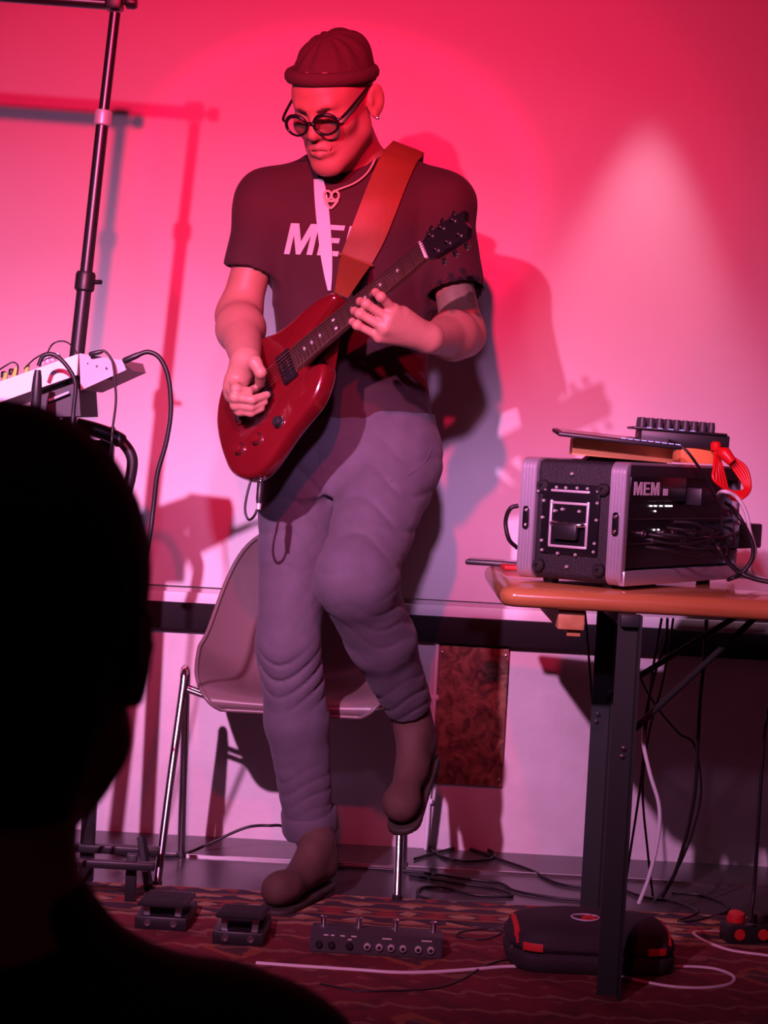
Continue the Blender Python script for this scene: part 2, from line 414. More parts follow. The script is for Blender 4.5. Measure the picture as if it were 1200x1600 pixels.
def sdf_obj(name, prims, h, m, parent=None, post=None, label=None):
    V, Q = sdf_arrays(prims, h, post)
    o = link_mesh(name, np_mesh(name, V, Q), m, parent)
    if label: o['label'] = label
    return o
def march(prims, P, direc, post=None, tmax=.6):
    """where rays P + t*direc first meet the surface"""
    P = np.array(P, float); d = A(direc); d /= np.linalg.norm(d); t = np.zeros(len(P))
    for _ in range(60):
        s = evalp(prims, P+t[:, None]*d, post); t = np.minimum(t+s*.7, tmax)
    return P+t[:, None]*d
def letters(word, shear=.22):
    polys = dict(M=[(0, 0), (.17, 0), (.17, .62), (.36, 0), (.49, 0), (.68, .62), (.68, 0), (.85, 0), (.85, 1), (.60, 1), (.425, .42), (.25, 1), (0, 1)],
                 E=[(0, 0), (.62, 0), (.62, .16), (.18, .16), (.18, .42), (.56, .42), (.56, .58), (.18, .58), (.18, .84), (.62, .84), (.62, 1), (0, 1)])
    bm = bmesh.new(); x = 0
    for chh in word:
        pl_ = polys[chh]; bm.faces.new([bm.verts.new((x+a+shear*c, c, 0)) for a, c in pl_]); x += max(a for a, c in pl_)+.14
    bm.normal_update(); bmesh.ops.triangulate(bm, faces=bm.faces[:]); return bm
# ================================================================== the setting
YW = 5.06
def struct(name, bm, m, smooth=0): return tag(obj(name, bm, m, smooth=smooth), kind='structure')
struct('floor', box(NB(), (0, 1.6, -.05), (9, 7.2, .10)), M['floor'])
bm = NB(); box(bm, (0, YW+.06, 1.6), (9, .12, 3.2)); struct('wall_back', bm, M['plaster'])
struct('wall_left', box(NB(), (-4.45, 1.6, 1.6), (.10, 7.2, 3.2)), M['room'])
struct('wall_right', box(NB(), (4.45, 1.6, 1.6), (.10, 7.2, 3.2)), M['room'])
struct('trim_1', box(NB(), (fl(450, 1347).x, fl(450, 1347).y, .003), (2.9, .008, .006)), M['chrome'])
# projection screen hanging on the upper wall: fabric, hem, black bottom bar
zb = at(700, 964, YW-.03).z; zb0 = at(700, 1005, YW-.03).z
ps = thing('projection_screen', 'wide white projection screen with black bottom bar on the back wall', 'screen', (0, YW-.012, zb0))
obj('fabric', box(NB(), (0, YW-.010, (zb+3.15)/2+.02), (7.4, .006, 3.15-zb-.04)), M['screen'], ps, smooth=0)
obj('hem', box(NB(), (0, YW-.015, zb+.012), (7.4, .012, .028), bevel=.003), M['screen'], ps)
obj('bottom_bar', box(NB(), (0, YW-.020, (zb+zb0)/2), (7.5, .038, zb-zb0), bevel=.004), M['blackbar'], ps)
obj('ceiling_case', box(NB(), (0, YW-.05, 3.12), (7.5, .10, .10), bevel=.01), M['blackbar'], ps)
# brown board on the lower wall, pipe
p0, p1 = at(687, 1007, YW), at(783, 1228, YW)
wb = thing('wall_board', 'mottled brown board fixed low on the plaster wall', 'board', ((p0.x+p1.x)/2, YW, p1.z))
obj('panel', box(NB(), ((p0.x+p1.x)/2, YW-.008, (p0.z+p1.z)/2), (p1.x-p0.x, .016, p0.z-p1.z), bevel=.002), M['board'], wb)
for sx in (.04, .96):
    for sz in (.05, .95):
        lathe_c = (p0.x+(p1.x-p0.x)*sx, YW-.016, p1.z+(p0.z-p1.z)*sz)
        obj('screw', lathe(NB(), [(.004, 0), (.004, .0015), (.002, .0025)], lathe_c, (0, -1, 0), 10), M['steel'], wb)
pt = at(683, 1010, YW-.012)
pp = thing('wall_pipe', 'thin pale pipe running down the wall beside the brown board', 'pipe', (pt.x, YW-.012, 0))
obj('tube', cyl(NB(), (pt.x, YW-.012, 0), (pt.x, YW-.012, zb0), .006), M['whitecable'], pp)
for z in (.12, .38): obj('clip', box(NB(), (pt.x, YW-.009, z), (.022, .018, .012), bevel=.002), M['whitecable'], pp)
# rug
re = fl(245, 1386).y*.5+fl(900, 1432).y*.5
rug = tag(obj('rug', box(NB(), (0, 0, 0), (3.6, 3.4, .008), bevel=.003), None), 'red oriental rug with dark lozenges under the musician', 'rug')
rug.location = (.1, re, .0045); rug.data.transform(Matrix.Translation((0, -1.7, 0))); rug.data.materials.append(rug_mat(0)); WM['rug'] = Matrix.Translation(rug.location)
RZ = .0095
# ================================================================== trestle table
ZT = .754; YF = 3.745; TD = .66; XL = at(772, 930, YF).x+.012
tb = thing('trestle_table', 'folding wooden trestle table with varnished top and dark green legs', 'table', (XL+1.1, YF+TD/2, RZ))
def rounded(w, d, r, n=5):
    out = []
    for cx, cy, a0 in ((w/2-r, d/2-r, 0), (-w/2+r, d/2-r, 90), (-w/2+r, -d/2+r, 180), (w/2-r, -d/2+r, 270)):
        out += [(cx+r*math.cos(R_(a0+90*k/n)), cy+r*math.sin(R_(a0+90*k/n))) for k in range(n+1)]
    return out
TC = (XL+1.1, YF+TD/2)
bm = NB(); secs = [(-.036, .010), (-.030, .003), (-.020, 0), (-.012, .001), (-.005, .005), (0, .013)]
rings = []
for dz, ins in secs: rings.append([bm.verts.new((TC[0]+x*(2.2-2*ins)/2.2, TC[1]+y*(TD-2*ins)/TD, ZT+dz)) for x, y in rounded(2.2, TD, .03)])
for a, b in zip(rings, rings[1:]):
    for k in range(len(a)): bm.faces.new((a[k], a[(k+1) % len(a)], b[(k+1) % len(a)], b[k]))
bm.faces.new(rings[0][::-1]); bm.faces.new(rings[-1])
obj('tabletop', bm, M['table'], tb, smooth=50)
for fx in (.13, 2.07):
    bm = NB(); box(bm, (XL+fx+.005, TC[1], ZT-.036-.020), (.05, TD-.06, .038), bevel=.003); box(bm, (XL+fx+.012, TC[1], ZT-.036-.045), (.026, TD-.09, .014), bevel=.002)
    obj('batten', bm, M['batten'], tb)
lf = fl(938, 1557, RZ); lt = at(972, 962, lf.y)
ltx = lf.x+.0
def angle_bar(a, b, w=.036, t=.004, flip=1):
    a, b = Vector(a), Vector(b); bm = NB(); d = (b-a); L = d.length; q = d.to_track_quat('Z', 'Y').to_matrix()
    c = (a+b)/2
    box(bm, c, (w, t, L), q); box(bm, c+q@Vector((flip*(w/2-t/2), w/2, 0)), (t, w, L), q); return bm
for X in (lf.x+.012, lf.x+1.55):
    for Yl, fp in ((lf.y, -1), (lf.y+.46, -1)):
        leg = obj('leg', angle_bar((X+(.010 if Yl > lf.y+.1 else 0), Yl, RZ), (X+(.010 if Yl > lf.y+.1 else 0), Yl, ZT-.036), .040, .004, fp), M['green'], tb, smooth=0)
        obj('rivet', lathe(NB(), [(.005, 0), (.005, .002), (.002, .004)], (X+.004, Yl-.002, .47), (0, -1, 0), 10), M['chrome'], leg)
        obj('rivet', lathe(NB(), [(.005, 0), (.005, .002), (.002, .004)], (X+.002, Yl-.002, .455), (0, -1, 0), 10), M['chrome'], leg)
    obj('top_rail', box(NB(), (X, lf.y+.23, ZT-.048), (.034, .50, .022), bevel=.002), M['green'], tb)
b1 = at(985, 1090, lf.y+.40); b2 = at(1140, 982, lf.y+.40)
obj('brace', cyl(NB(), (lf.x+.03, lf.y+.42, b1.z), (b2.x, lf.y+.30, ZT-.05), .006), M['green'], tb)
b1 = at(985, 1142, lf.y+.02)
obj('brace', cyl(NB(), (lf.x+.03, lf.y+.01, b1.z), (b2.x+.01, lf.y+.20, ZT-.05), .006), M['green'], tb)
obj('brace_bracket', box(NB(), (b2.x+.01, lf.y+.25, ZT-.042), (.07, .18, .012), bevel=.002), M['green'], tb)
# ================================================================== rack case, turned on the table
cn = at(970, 921, 3.81); cn.z = ZT
PH = R_(57); rx = Vector((math.cos(PH), math.sin(PH), 0)); ly = Vector((-math.sin(PH), math.cos(PH), 0))
L2, L1, H = .53, .225, .238
CR = Matrix((rx, ly, Vector((0, 0, 1)))).transposed()      # local x: along the rack face, y: back, z: up
case = thing('rack_case', 'black stippled rack case with silver edge profiles on the table', 'rack case', cn, CR)
def cbox(bm, x0, x1, y0, y1, z0, z1, bev=0, seg=2): return box(bm, ((x0+x1)/2, (y0+y1)/2, (z0+z1)/2), (x1-x0, y1-y0, z1-z0), bevel=bev, seg=seg)
def ring_frame(y0, y1, out, t):          # a profile running round the case: rounded rectangle in x-z, swept in y
    bm = NB(); o_ = [(x+L2/2, z+H/2) for x, z in rounded(L2+2*out, H+2*out-.010, .022, 5)]; i_ = [(x+L2/2, z+H/2) for x, z in rounded(L2-2*t, H-2*t-.010, .010, 5)]
    n = len(o_); ribs = 5; prof = []
    for k in range(ribs):
        a = y0+(y1-y0)*k/ribs; b = y0+(y1-y0)*(k+1)/ribs
        prof += [(a, -.0022), (a+.0012, 0), (b-.0012, 0), (b, -.0022)]
    rings = []
    for y, e in prof:
        rings.append([bm.verts.new((x+(x-L2/2)/(L2/2)*e, y, z+5e-3+(z-H/2)/(H/2)*e)) for x, z in o_])
    ri0 = [bm.verts.new((x, y0, z+5e-3)) for x, z in i_]; ri1 = [bm.verts.new((x, y1, z+5e-3)) for x, z in i_]
    seq = [ri0]+rings+[ri1]
    for a, b in zip(seq, seq[1:]+[seq[0]]):
        for k in range(n): bm.faces.new((a[k], a[(k+1) % n], b[(k+1) % n], b[k]))
    return bm
EY = .034
bm = NB(); cbox(bm, .004, L2-.004, EY-.004, L1-EY+.004, .010, H, .014, 3); obj('body', bm, M['casecover'], case, local=True)
obj('front_profile', ring_frame(0, EY, .002, .012), M['alu'], case, local=True, smooth=25)
obj('rear_profile', ring_frame(L1-EY, L1, .002, .012), M['alu'], case, local=True, smooth=25)
bm = NB(); cbox(bm, .012, L2-.012, L1-EY+.002, L1-.006, .016, H-.004); obj('back_lid', bm, M['casecover'], case, local=True)
for i, (fx, fy) in enumerate(((.05, .05), (.05, L1-.05), (L2-.05, .05), (L2-.05, L1-.05))):
    obj('rubber_foot', lathe(NB(), [(.014, 0), (.016, .010)], (fx, fy, 0), (0, 0, 1), 14), M['rubber'], case, local=True)
# keepers on the profiles
for yy in (EY/2, L1-EY/2):
    k = obj('latch_keeper', box(NB(), (-.003, yy, H*.52), (.006, .013, .044), bevel=.0055, seg=3), M['blackgloss'], case, local=True)
    for dz in (-.014, .014): obj('rivet', lathe(NB(), [(.004, 0), (.004, .002), (.001, .004)], (-.006, yy, H*.52+dz), (-1, 0, 0), 10), M['chrome'], k, local=True)
# handle side (x = 0): dish, handle, rivets, corner bumpers
cy0, cy1, cz0, cz1 = .064, .166, .070, .182
dish = obj('handle_plate', None or box(NB(), (.001, (cy0+cy1)/2, (cz0+cz1)/2), (.008, cy1-cy0+.020, cz1-cz0+.022), bevel=.003), M['blackgloss'], case, local=True)
bm = NB()
for yy in (cy0+.012, cy1-.012): box(bm, (-.0045, yy, (cz0+cz1)/2-.008), (.004, .005, cz1-cz0-.026), bevel=.0012)
for zz in (cz0+.004, cz1-.026, cz1-.003): box(bm, (-.0045, (cy0+cy1)/2, zz), (.004, cy1-cy0-.020, .005), bevel=.0012)
obj('handle_frame', bm, M['rivet'], case, local=True)
bm = NB(); tube(bm, crom([(-.003, cy0+.018, .118), (-.012, cy0+.020, .117), (-.016, cy0+.034, .116), (-.016, cy1-.034, .116), (-.012, cy1-.020, .117), (-.003, cy1-.018, .118)], 5), .0048, 10)
obj('handle', bm, M['chrome'], case, local=True, smooth=70)
obj('handle_grip', box(NB(), (-.016, (cy0+cy1)/2, .103), (.012, cy1-cy0-.05, .030), bevel=.005), M['black'], case, local=True)
rv = [(cy0-.006, cz1), (cy0+.016, cz1+.004), (cy0+.038, cz1+.004), (cy0+.062, cz1+.003), (cy0+.082, cz1+.003), (cy1+.004, cz1-.002),
      (cy0-.006, cz1-.022), (cy1+.006, cz1-.024), (cy0-.006, .128), (cy1+.007, .126), (cy0-.005, cz0+.014), (cy0-.004, cz0-.002), (cy1+.006, cz0+.012), (cy1+.004, cz0-.006),
      (cy0+.034, cz0-.010), (cy0+.072, cz0-.010), ((cy0+cy1)/2, cz1+.030), ((cy0+cy1)/2, cz0-.034), (cy1+.018, cz1-.006), (cy0+.03, cz1-.040), (cy0+.066, cz1-.038), (cy1-.02, cz1-.042)]
bm = NB()
for yy, zz in rv: lathe(bm, [(.0034, 0), (.0032, .003), (.0018, .0052)], (-.001 if not (cy0 < yy < cy1 and cz0 < zz < cz1) else -.0035, yy, zz), (-1, 0, 0), 8)
tag(obj('rivets', bm, M['rivet'], case, local=True), kind='stuff')
for yy, zz in ((EY+.014, H-.052), (L1-EY-.014, H-.052), (EY+.014, .034), (L1-EY-.014, .034)):
    obj('bumper', lathe(NB(), [(.0125, 0), (.012, .008), (.009, .011), (.004, .0112), (.0035, .006)], (.004, yy, zz), (-1, 0, 0), 18), M['rubber'], case, local=True)
# rack side (y = 0)
obj('rack_panel', cbox(NB(), .014, L2-.014, .012, .020, .040, H-.008), M['rackface'], case, local=True)
obj('bottom_rail', cbox(NB(), .006, L2-.006, -.003, .010, .008, .036, .002), M['alu'], case, local=True)
obj('upper_lip', cbox(NB(), .012, L2-.012, -.001, .016, H-.026, H-.002, .003), M['casecover'], case, local=True)
for zz in (.085, .132): obj('unit_seam', cbox(NB(), .02, L2-.02, .0085, .0125, zz, zz+.002), M['steel'], case, local=True)
for xx in (.03, L2-.03):
    for zz in (.06, .10, .14, .18): obj('rack_screw', lathe(NB(), [(.0045, 0), (.004, .002), (.002, .003)], (xx, .012, zz), (0, -1, 0), 8), M['chrome'], case, local=True)
for i in range(9):
    xx = .10+.045*i
    j = obj('jack_socket', lathe(NB(), [(.008, 0), (.008, .006), (.0045, .006), (.004, .002)], (xx, .012, .105-.012*(i % 3 == 1)), (0, -1, 0), 12), M['steel'], case, local=True)
for xx, zz in ((.13, .158), (.15, .158), (.175, .158), (.20, .158), (.21, .158), (.22, .158), (.15, .148), (.15, .112), (.17, .112), (.24, .112)):
    obj('indicator_light', box(NB(), (xx, .011, zz), (.008 if zz > .155 else .004, .003, .003)), M['ledw'], case, local=True)
obj('blank_panel', cbox(NB(), .016, .26, -.0006, .012, .168, H-.024, .001), M['rackface'], case, local=True)
bm = letters('MEM', 0.)
bmesh.ops.transform(bm, matrix=Matrix.Translation((.030, -.0012, .179)) @ Matrix.Rotation(R_(90), 4, 'X') @ Matrix.Diagonal((.042, .025, 1, 1)), verts=bm.verts)
r = bmesh.ops.extrude_face_region(bm, geom=bm.faces[:])
for v in [g for g in r['geom'] if isinstance(g, bmesh.types.BMVert)]: v.co.y += .0006
obj('white_lettering', bm, M['print'], case, local=True, smooth=0)
bm = NB()
for k in range(3): box(bm, (.160+.0075*k, -.0009, .1855), (.0045, .0007, .013))
obj('white_numeral', bm, M['print'], case, local=True, smooth=0)
obj('wall_wart', cbox(NB(), .27, .36, -.030, .012, .160, .196, .004), M['black'], case, local=True)
obj('plug_strip', cbox(NB(), .42, .54, -.050, .010, .075, .125, .004), M['black'], case, local=True)
def cw(x, y, z): return wm(case) @ Vector((x, y, z))
# patch cables across the rack face: each its own object, plugged into the case
rc = random.Random(3)
for i in range(8):
    xa, xb = .11+.03*i % .2, .30+.025*i; za = .08+.012*(i % 5); zb_ = .07+.014*((i*3) % 6)
    pts = [(xa, .008, za), (xa+.03, -.03, za-.004), ((xa+xb)/2, -.05-.01*(i % 3), (za+zb_)/2-.008), (xb-.02, -.04, zb_), (xb, -.01, zb_+.006), (xb+.01, .010, zb_+.008)]
    o = cable('patch_cable', [cw(*p) for p in pts], .0032, M['cable'], 'black patch cable looped across the front of the rack case', 'cable', group='patch cables across the rack face')
pts = [at(810, 790, 3.93), at(797, 795, 3.93), at(790, 815, 3.94), at(795, 842, 3.94), at(808, 856, 3.96)]
cable('power_lead', pts, .0042, M['cable'], 'short black lead bulging from the left side of the rack case')
# right-hand loops
def rx_at(px, py, y=4.02): return at(px, py, y)
cable('signal_cable', [cw(.46, .0, .165)]+[rx_at(*p) for p in ((1150, 800), (1172, 840), (1176, 870), (1160, 895), (1140, 905))]+[cw(.45, -.02, .006)+Vector((0,0,.004))], .0042, M['cable'], 'thick black cable looping out beyond the rack case')
cable('signal_cable', [cw(.40, .0, .170)]+[rx_at(*p) for p in ((1128, 768), (1150, 776), (1165, 800), (1172, 830))]+[rx_at(1180, 862, 4.06)]+[at(1172, 890, 4.1), at(1195, 906, 4.14), at(1260, 925, 4.12)], .0040, M['whitecable'], 'white cable curving off the upper rack panel')
cable('signal_cable', [cw(.44, -.01, .10)]+[rx_at(*p) for p in ((1120, 850), (1140, 880))]+[at(1160, 897, 4.02), at(1195, 908, 4.0), at(1260, 916, 3.98)], .0050, M['cable'], 'thick black lead trailing off over the tabletop')
# ------------------------------------------------------------------ gear on top of the case
ZC = cw(0, 0, H+.003).z
def frame_at(px0, py0, px1, Y, yaw=0.):
    a = at(px0, py0, Y); b = at(px1, py0, Y); return a, b.x-a.x
a, wd = frame_at(893, 712, 1050, 3.98)
o = box(NB(), (a.x+wd/2, 4.00, ZC+.020), (wd, .060, .032), Matrix.Rotation(R_(2), 3, 'Y')); tag(obj('wooden_block', o, M['orangewood'], smooth=0), 'long orange wooden block propping the tablet on the case', 'block')
a2, wd2 = frame_at(1054, 720, 1110, 4.16)
tag(obj('wooden_block', box(NB(), (a2.x+wd2/2, 4.16, ZC+.017), (wd2, .05, .030), Matrix.Rotation(R_(14), 3, 'Z'), bevel=.001), M['orangewood']), 'short orange wooden block under the knob controller', 'block')
# case-top handle
t = thing('case_lid_pad', 'flat black pad lying on top of the rack case', 'pad', (a.x+.06, 4.0, ZC-.002))
pa, pb = at(915, 716, 4.08), at(1040, 716, 4.08)
bm = NB(); prism(bm, [(pa.x-.006, 0), (pb.x, 0), (pb.x-.012, .016), (pa.x+.012, .016)], lambda x, z: (x, 4.04, ZC-.003+z), lambda x, z: (x, 4.12, ZC-.003+z)); obj('pad', bm, M['rubber'], t, smooth=0)
bm = NB(); box(bm, ((pa.x+pb.x)/2, 4.08, ZC+.014), (.08, .05, .004), bevel=.001); obj('strip', bm, M['black'], t)
# tablet
ta, tbx = at(868, 680, 3.95), at(1060, 690, 3.95)
tl = thing('tablet', 'slim black tablet with a lit screen lying on the orange block', 'tablet', ((ta.x+tbx.x)/2, 3.97, ZC+.037), Matrix.Rotation(R_(3.4), 3, 'Y') @ Matrix.Rotation(R_(3), 3, 'X'))
W_ = tbx.x-ta.x
obj('body', box(NB(), (0, 0, .005), (W_, .16, .008), bevel=.003), M['black'], tl, local=True)
obj('screen', box(NB(), (0, 0, .0093), (W_-.016, .145, .0012)), M['blackgloss'], tl, local=True)
for i in range(9): obj('lit_pad', box(NB(), (W_*.03+i*.013, -.066, .0102), (.009, .008, .0012)), M['led'], tl, local=True)
# knob controller
ka, kb = at(985, 700, 4.16), at(1132, 700, 4.16); KW = kb.x-ka.x
kz = ZC+.032
kc = thing('knob_controller', 'black controller box with a row of tall knobs atop the rack case', 'controller', ((ka.x+kb.x)/2, 4.18, kz), Matrix.Rotation(R_(1.5), 3, 'Y'))
obj('body', box(NB(), (.01, 0, .016), (KW*.94, .10, .030), bevel=.003), M['black'], kc, local=True)
obj('top_plate', box(NB(), (-.002, -.002, .033), (KW, .11, .005), bevel=.002), M['black'], kc, local=True)
for r in range(2):
    for i in range(9):
        kx = -KW/2+.018+i*(KW-.040)/8.6
        kk = obj('knob', lathe(NB(), [(.0078, 0), (.0075, .012), (.0062, .0195), (.005, .020)], (kx, -.034+.036*r, .0355), (0, 0, 1), 12), M['pedal'], kc, local=True)
for i in range(5): obj('led', box(NB(), (-KW/2+.03+i*.022, -.0555, .0345), (.010, .002, .0025)), M['led'], kc, local=True)
cable('usb_cable', [at(1045, 688, 3.99), at(1065, 697, 3.97), at(1085, 720, 3.97), at(1110, 760, 4.02), at(1126, 800, 4.06), at(1128, 840, 4.08), cw(.43, -.005, .09)], .0028, M['cable'], 'thin black cable running from tablet down to the rack')
# red cable bundle
rb = thing('cable_bundle', 'bright red coiled cable hanging off the controller corner', 'cable', at(1120, 706, 4.12))
bm = NB()
for i in range(5):
    e = (i-2)*3
    pts = [at(1118, 698, 4.12), at(1122+e, 730, 4.09+.006*i), at(1128+2*e, 762+2*e, 4.08+.01*i), at(1150+e, 774+e, 4.09), at(1168+e*.6, 764, 4.10), at(1160+e, 738-e, 4.11), at(1140+e, 716, 4.115), at(1120, 702, 4.12)]
    obj('loop', tube(NB(), crom(pts, 7), .0034, 8), M['redcable'], rb, smooth=80)
bm.free()
bm = NB(); lathe(bm, [(.009, 0), (.011, .006), (.011, .014), (.007, .018)], at(1118, 704, 4.115), (0, 0, 1), 12); obj('tie', bm, M['redcable'], rb)
bm = NB(); tube(bm, [at(1122, 704, 4.10), at(1132, 708, 4.095), at(1144, 722, 4.09)], [.008, .014, .010], 12); obj('plug', bm, M['redcable'], rb, smooth=70)
# phone at the table corner
ph = thing('phone', 'black phone lying on the left corner of the table', 'phone', (XL+.02, YF+TD-.06, ZT))
obj('body', box(NB(), (XL+.035, YF+TD-.045, ZT+.007), (.15, .075, .011), Matrix.Rotation(R_(-8), 3, 'Z'), bevel=.004), M['black'], ph)
obj('screen', box(NB(), (XL+.035, YF+TD-.045, ZT+.0131), (.14, .068, .001), Matrix.Rotation(R_(-8), 3, 'Z')), M['blackgloss'], ph)
tag(obj('leather_case', box(NB(), (XL+.085, YF+TD-.14, ZT+.006), (.11, .06, .010), Matrix.Rotation(R_(6), 3, 'Z'), bevel=.003), M['redtrim']), 'small red wallet on the table behind the case', 'wallet')
# ================================================================== moulded chair
fL, fR = fl(245, 1386), fl(620, 1414); bL, bR = fl(283, 1339), fl(630, 1356)
cc = (fL+fR+bL+bR)/4; fx = ((fR-fL)+(bR-bL))/2; yaw = math.atan2(fx.y, fx.x)*.5
CRt = Matrix.Rotation(yaw, 3, 'Z')
ch = thing('shell_chair', 'moulded grey-brown plastic shell chair on chrome legs behind the musician', 'chair', (cc.x, cc.y, 0), CRt)
hw = fx.length/2; dF = -((fL+fR)/2-cc).length; dB = ((bL+bR)/2-cc).length
prof = [(-.205, .392, .155, .00), (-.222, .408, .185, .004), (-.205, .424, .205, .012), (-.15, .425, .222, .028), (-.06, .415, .232, .050), (.03, .408, .238, .080), (.10, .418, .240, .098), (.15, .455, .236, .088), (.178, .52, .222, .070), (.198, .60, .204, .055), (.214, .67, .185, .042), (.226, .73, .160, .030), (.234, .768, .120, .018), (.237, .785, .060, .008)]
pp_ = []
for k in range(4):
    pp_.append([p[k] for p in prof])
prof = [(p[0]+.10, *p[1:]) for p in prof]
pp_ = [[p[k] for p in prof] for k in range(4)]
NT = 44; tt = np.linspace(0, len(prof)-1, NT); pr = np.stack([np.interp(tt, range(len(prof)), c) for c in pp_], 1)
for q_ in range(14):
    c_ = slice(0, 4) if q_ < 2 else slice(2, 4)
    pr[1:-1, c_] = (pr[:-2, c_]+2*pr[1:-1, c_]+pr[2:, c_])/4
NS = 25; bm = NB(); grid = []
for i in range(NT):
    y, z, hwid, rise = pr[i]
    j0, j1 = max(i-1, 0), min(i+1, NT-1); tg = Vector((0, pr[j1][0]-pr[j0][0], pr[j1][1]-pr[j0][1])).normalized(); nm = Vector((0, -tg.z, tg.y))
    row = []
    for s in np.linspace(-1, 1, NS):
        row.append(Vector((s*hwid, y, z))+nm*(rise*abs(s)**2.4))
    grid.append(row)
for q_ in range(6):
    grid = [grid[0]]+[[(grid[i-1][j]+grid[i][j]*2+grid[i+1][j])/4 for j in range(NS)] for i in range(1, NT-1)]+[grid[-1]]
def gridmesh(bm, G, th):
    n, m = len(G), len(G[0]); top = [[bm.verts.new(p) for p in r] for r in G]
    def nrm(i, j):
        a = G[min(i+1, n-1)][j]-G[max(i-1, 0)][j]; b = G[i][min(j+1, m-1)]-G[i][max(j-1, 0)]; c = b.cross(a)
        return c.normalized() if c.length > 1e-12 else Vector((0, 0, 1))
    bot = [[bm.verts.new(G[i][j]-nrm(i, j)*th) for j in range(m)] for i in range(n)]
    for i in range(n-1):
        for j in range(m-1):
            bm.faces.new((top[i][j], top[i][j+1], top[i+1][j+1], top[i+1][j])); bm.faces.new((bot[i][j], bot[i+1][j], bot[i+1][j+1], bot[i][j+1]))
    for i in range(n-1):
        for j in (0, m-1): bm.faces.new((top[i][j], top[i+1][j], bot[i+1][j], bot[i][j]))
    for j in range(m-1):
        for i in (0, n-1): bm.faces.new((top[i][j], top[i][j+1], bot[i][j+1], bot[i][j]))
    return bm
obj('shell', gridmesh(NB(), grid, .006), M['shell'], ch, local=True, smooth=60)
bm = NB(); rim = [grid[i][0] for i in range(NT)]+[grid[-1][j] for j in range(1, NS)]+[grid[i][-1] for i in range(NT-2, -1, -1)]+[grid[0][j] for j in range(NS-2, 0, -1)]
tube(bm, rim, .005, 6, closed=True); obj('rim', bm, M['shell'], ch, local=True, smooth=80)
for s in (-1, 1):
    f0 = CRt.inverted() @ ((fL if s < 0 else fR)-cc); b0 = CRt.inverted() @ ((bL if s < 0 else bR)-cc)
    f0.z = RZ if (fL if s < 0 else fR).y < re else 0; b0.z = 0; tx = s*(hw-.014)
    pts = [f0, f0.lerp(Vector((tx, -.032, .455)), .5), Vector((tx, -.034, .425)), Vector((tx, -.024, .455)), Vector((tx, -.004, .466)), Vector((tx, .014, .455)), Vector((tx, .022, .425)), b0.lerp(Vector((tx, .020, .455)), .5), b0]
    leg = obj('leg', tube(NB(), crom(pts, 6), .0095, 14), M['chrome'], ch, local=True, smooth=80)
    for q in (f0, b0): obj('foot_cap', lathe(NB(), [(.011, 0), (.0115, .012), (.010, .014)], q, (0, 0, 1), 12), M['rubber'], leg, local=True)
    for yy in (-.026, .012): obj('seat_bar', cyl(NB(), (tx, yy, .425), (s*.17, yy, .400), .006, n=12), M['chrome'], ch, local=True)
obj('seat_mount', box(NB(), (0, 0, .395), (.36, .05, .012), bevel=.003), M['chrome'], ch, local=True)
# ================================================================== lighting stand and gear
YS = 4.22
p_top = at(180, 20, YS); p_mid = at(161, 184, YS); p_low = at(133, 440, YS); dirp = (p_top-p_low).normalized()
base = p_low+dirp*((.04-p_low.z)/dirp.z)
st = thing('light_stand', 'tall dark telescopic stand with a crossbar and clamp at its top', 'stand', (base.x, base.y, RZ))
obj('lower_tube', cyl(NB(), base, p_low, .0155), M['pole'], st)
obj('middle_tube', cyl(NB(), p_low, p_mid, .0130), M['pole'], st)
obj('upper_tube', cyl(NB(), p_mid, p_top, .0112), M['pole'], st)
obj('collar', lathe(NB(), [(.0155, -.016), (.018, -.013), (.018, .010), (.0165, .015), (.0135, .016)], p_mid, dirp, 20), M['silver'], st, label='silver collar')
obj('collar', lathe(NB(), [(.0175, -.020), (.0205, -.016), (.0205, .014), (.018, .020), (.014, .021)], p_low, dirp, 20), M['black'], st)
lk = obj('locking_screw', cyl(NB(), p_low+Vector((.018, 0, 0)), p_low+Vector((.034, -.01, 0)), .005), M['black'], st)
c0 = at(170, 6, YS); cl_ = at(-120, -16, YS)
obj('crossbar', cyl(NB(), cl_, at(178, 6, YS), .0135), M['pole'], st)
obj('clamp', box(NB(), at(179, 3, YS), (.036, .04, .036), bevel=.006), M['black'], st)
obj('clamp_knob', lathe(NB(), [(.005, 0), (.005, .014), (.013, .018), (.014, .032), (.011, .038)], at(185, 4, YS-.01), (1, -.1, .02), 10), M['black'], st)
obj('round_base', lathe(NB(), [(.11, 0), (.11, .010), (.098, .018), (.03, .026), (.022, .05)], (base.x, base.y, RZ), (0, 0, 1), 32), M['black'], st)
# equipment stand (behind the sitter's head) with the synth on it
YE = 4.02
ez = at(100, 640, YE).z
es = thing('keyboard_stand', 'black metal keyboard stand with upturned feet beside the chair', 'stand', (at(130, 1300, 4.3).x-.2, 4.25, RZ))
g0 = fl(212, 1398, RZ)
for px in (138,):
    q = at(px, 1300, 4.45); obj('post', box(NB(), (q.x, 4.45, (ez-.03+RZ)/2), (.03, .03, ez-.03-RZ), bevel=.003), M['black'], es)
q = at(138, 1300, 4.45)
PX = q.x
obj('foot_bar', box(NB(), (PX+.06, 4.43, at(200, 1328, 4.43).z), (.20, .03, .018), bevel=.003), M['black'], es)
obj('foot_bar', box(NB(), (PX+.05, 4.25, at(200, 1352, 4.25).z), (.24, .024, .016), bevel=.003), M['black'], es)
obj('upright', tube(NB(), [fl(233, 1394, RZ), at(221, 1308, fl(233, 1394).y)], .011, 6), M['black'], es)
obj('upright', box(NB(), (at(205, 1370, 4.28).x, 4.28, (at(205, 1334, 4.28).z+RZ)/2), (.022, .022, at(205, 1334, 4.28).z-RZ), bevel=.002), M['black'], es)
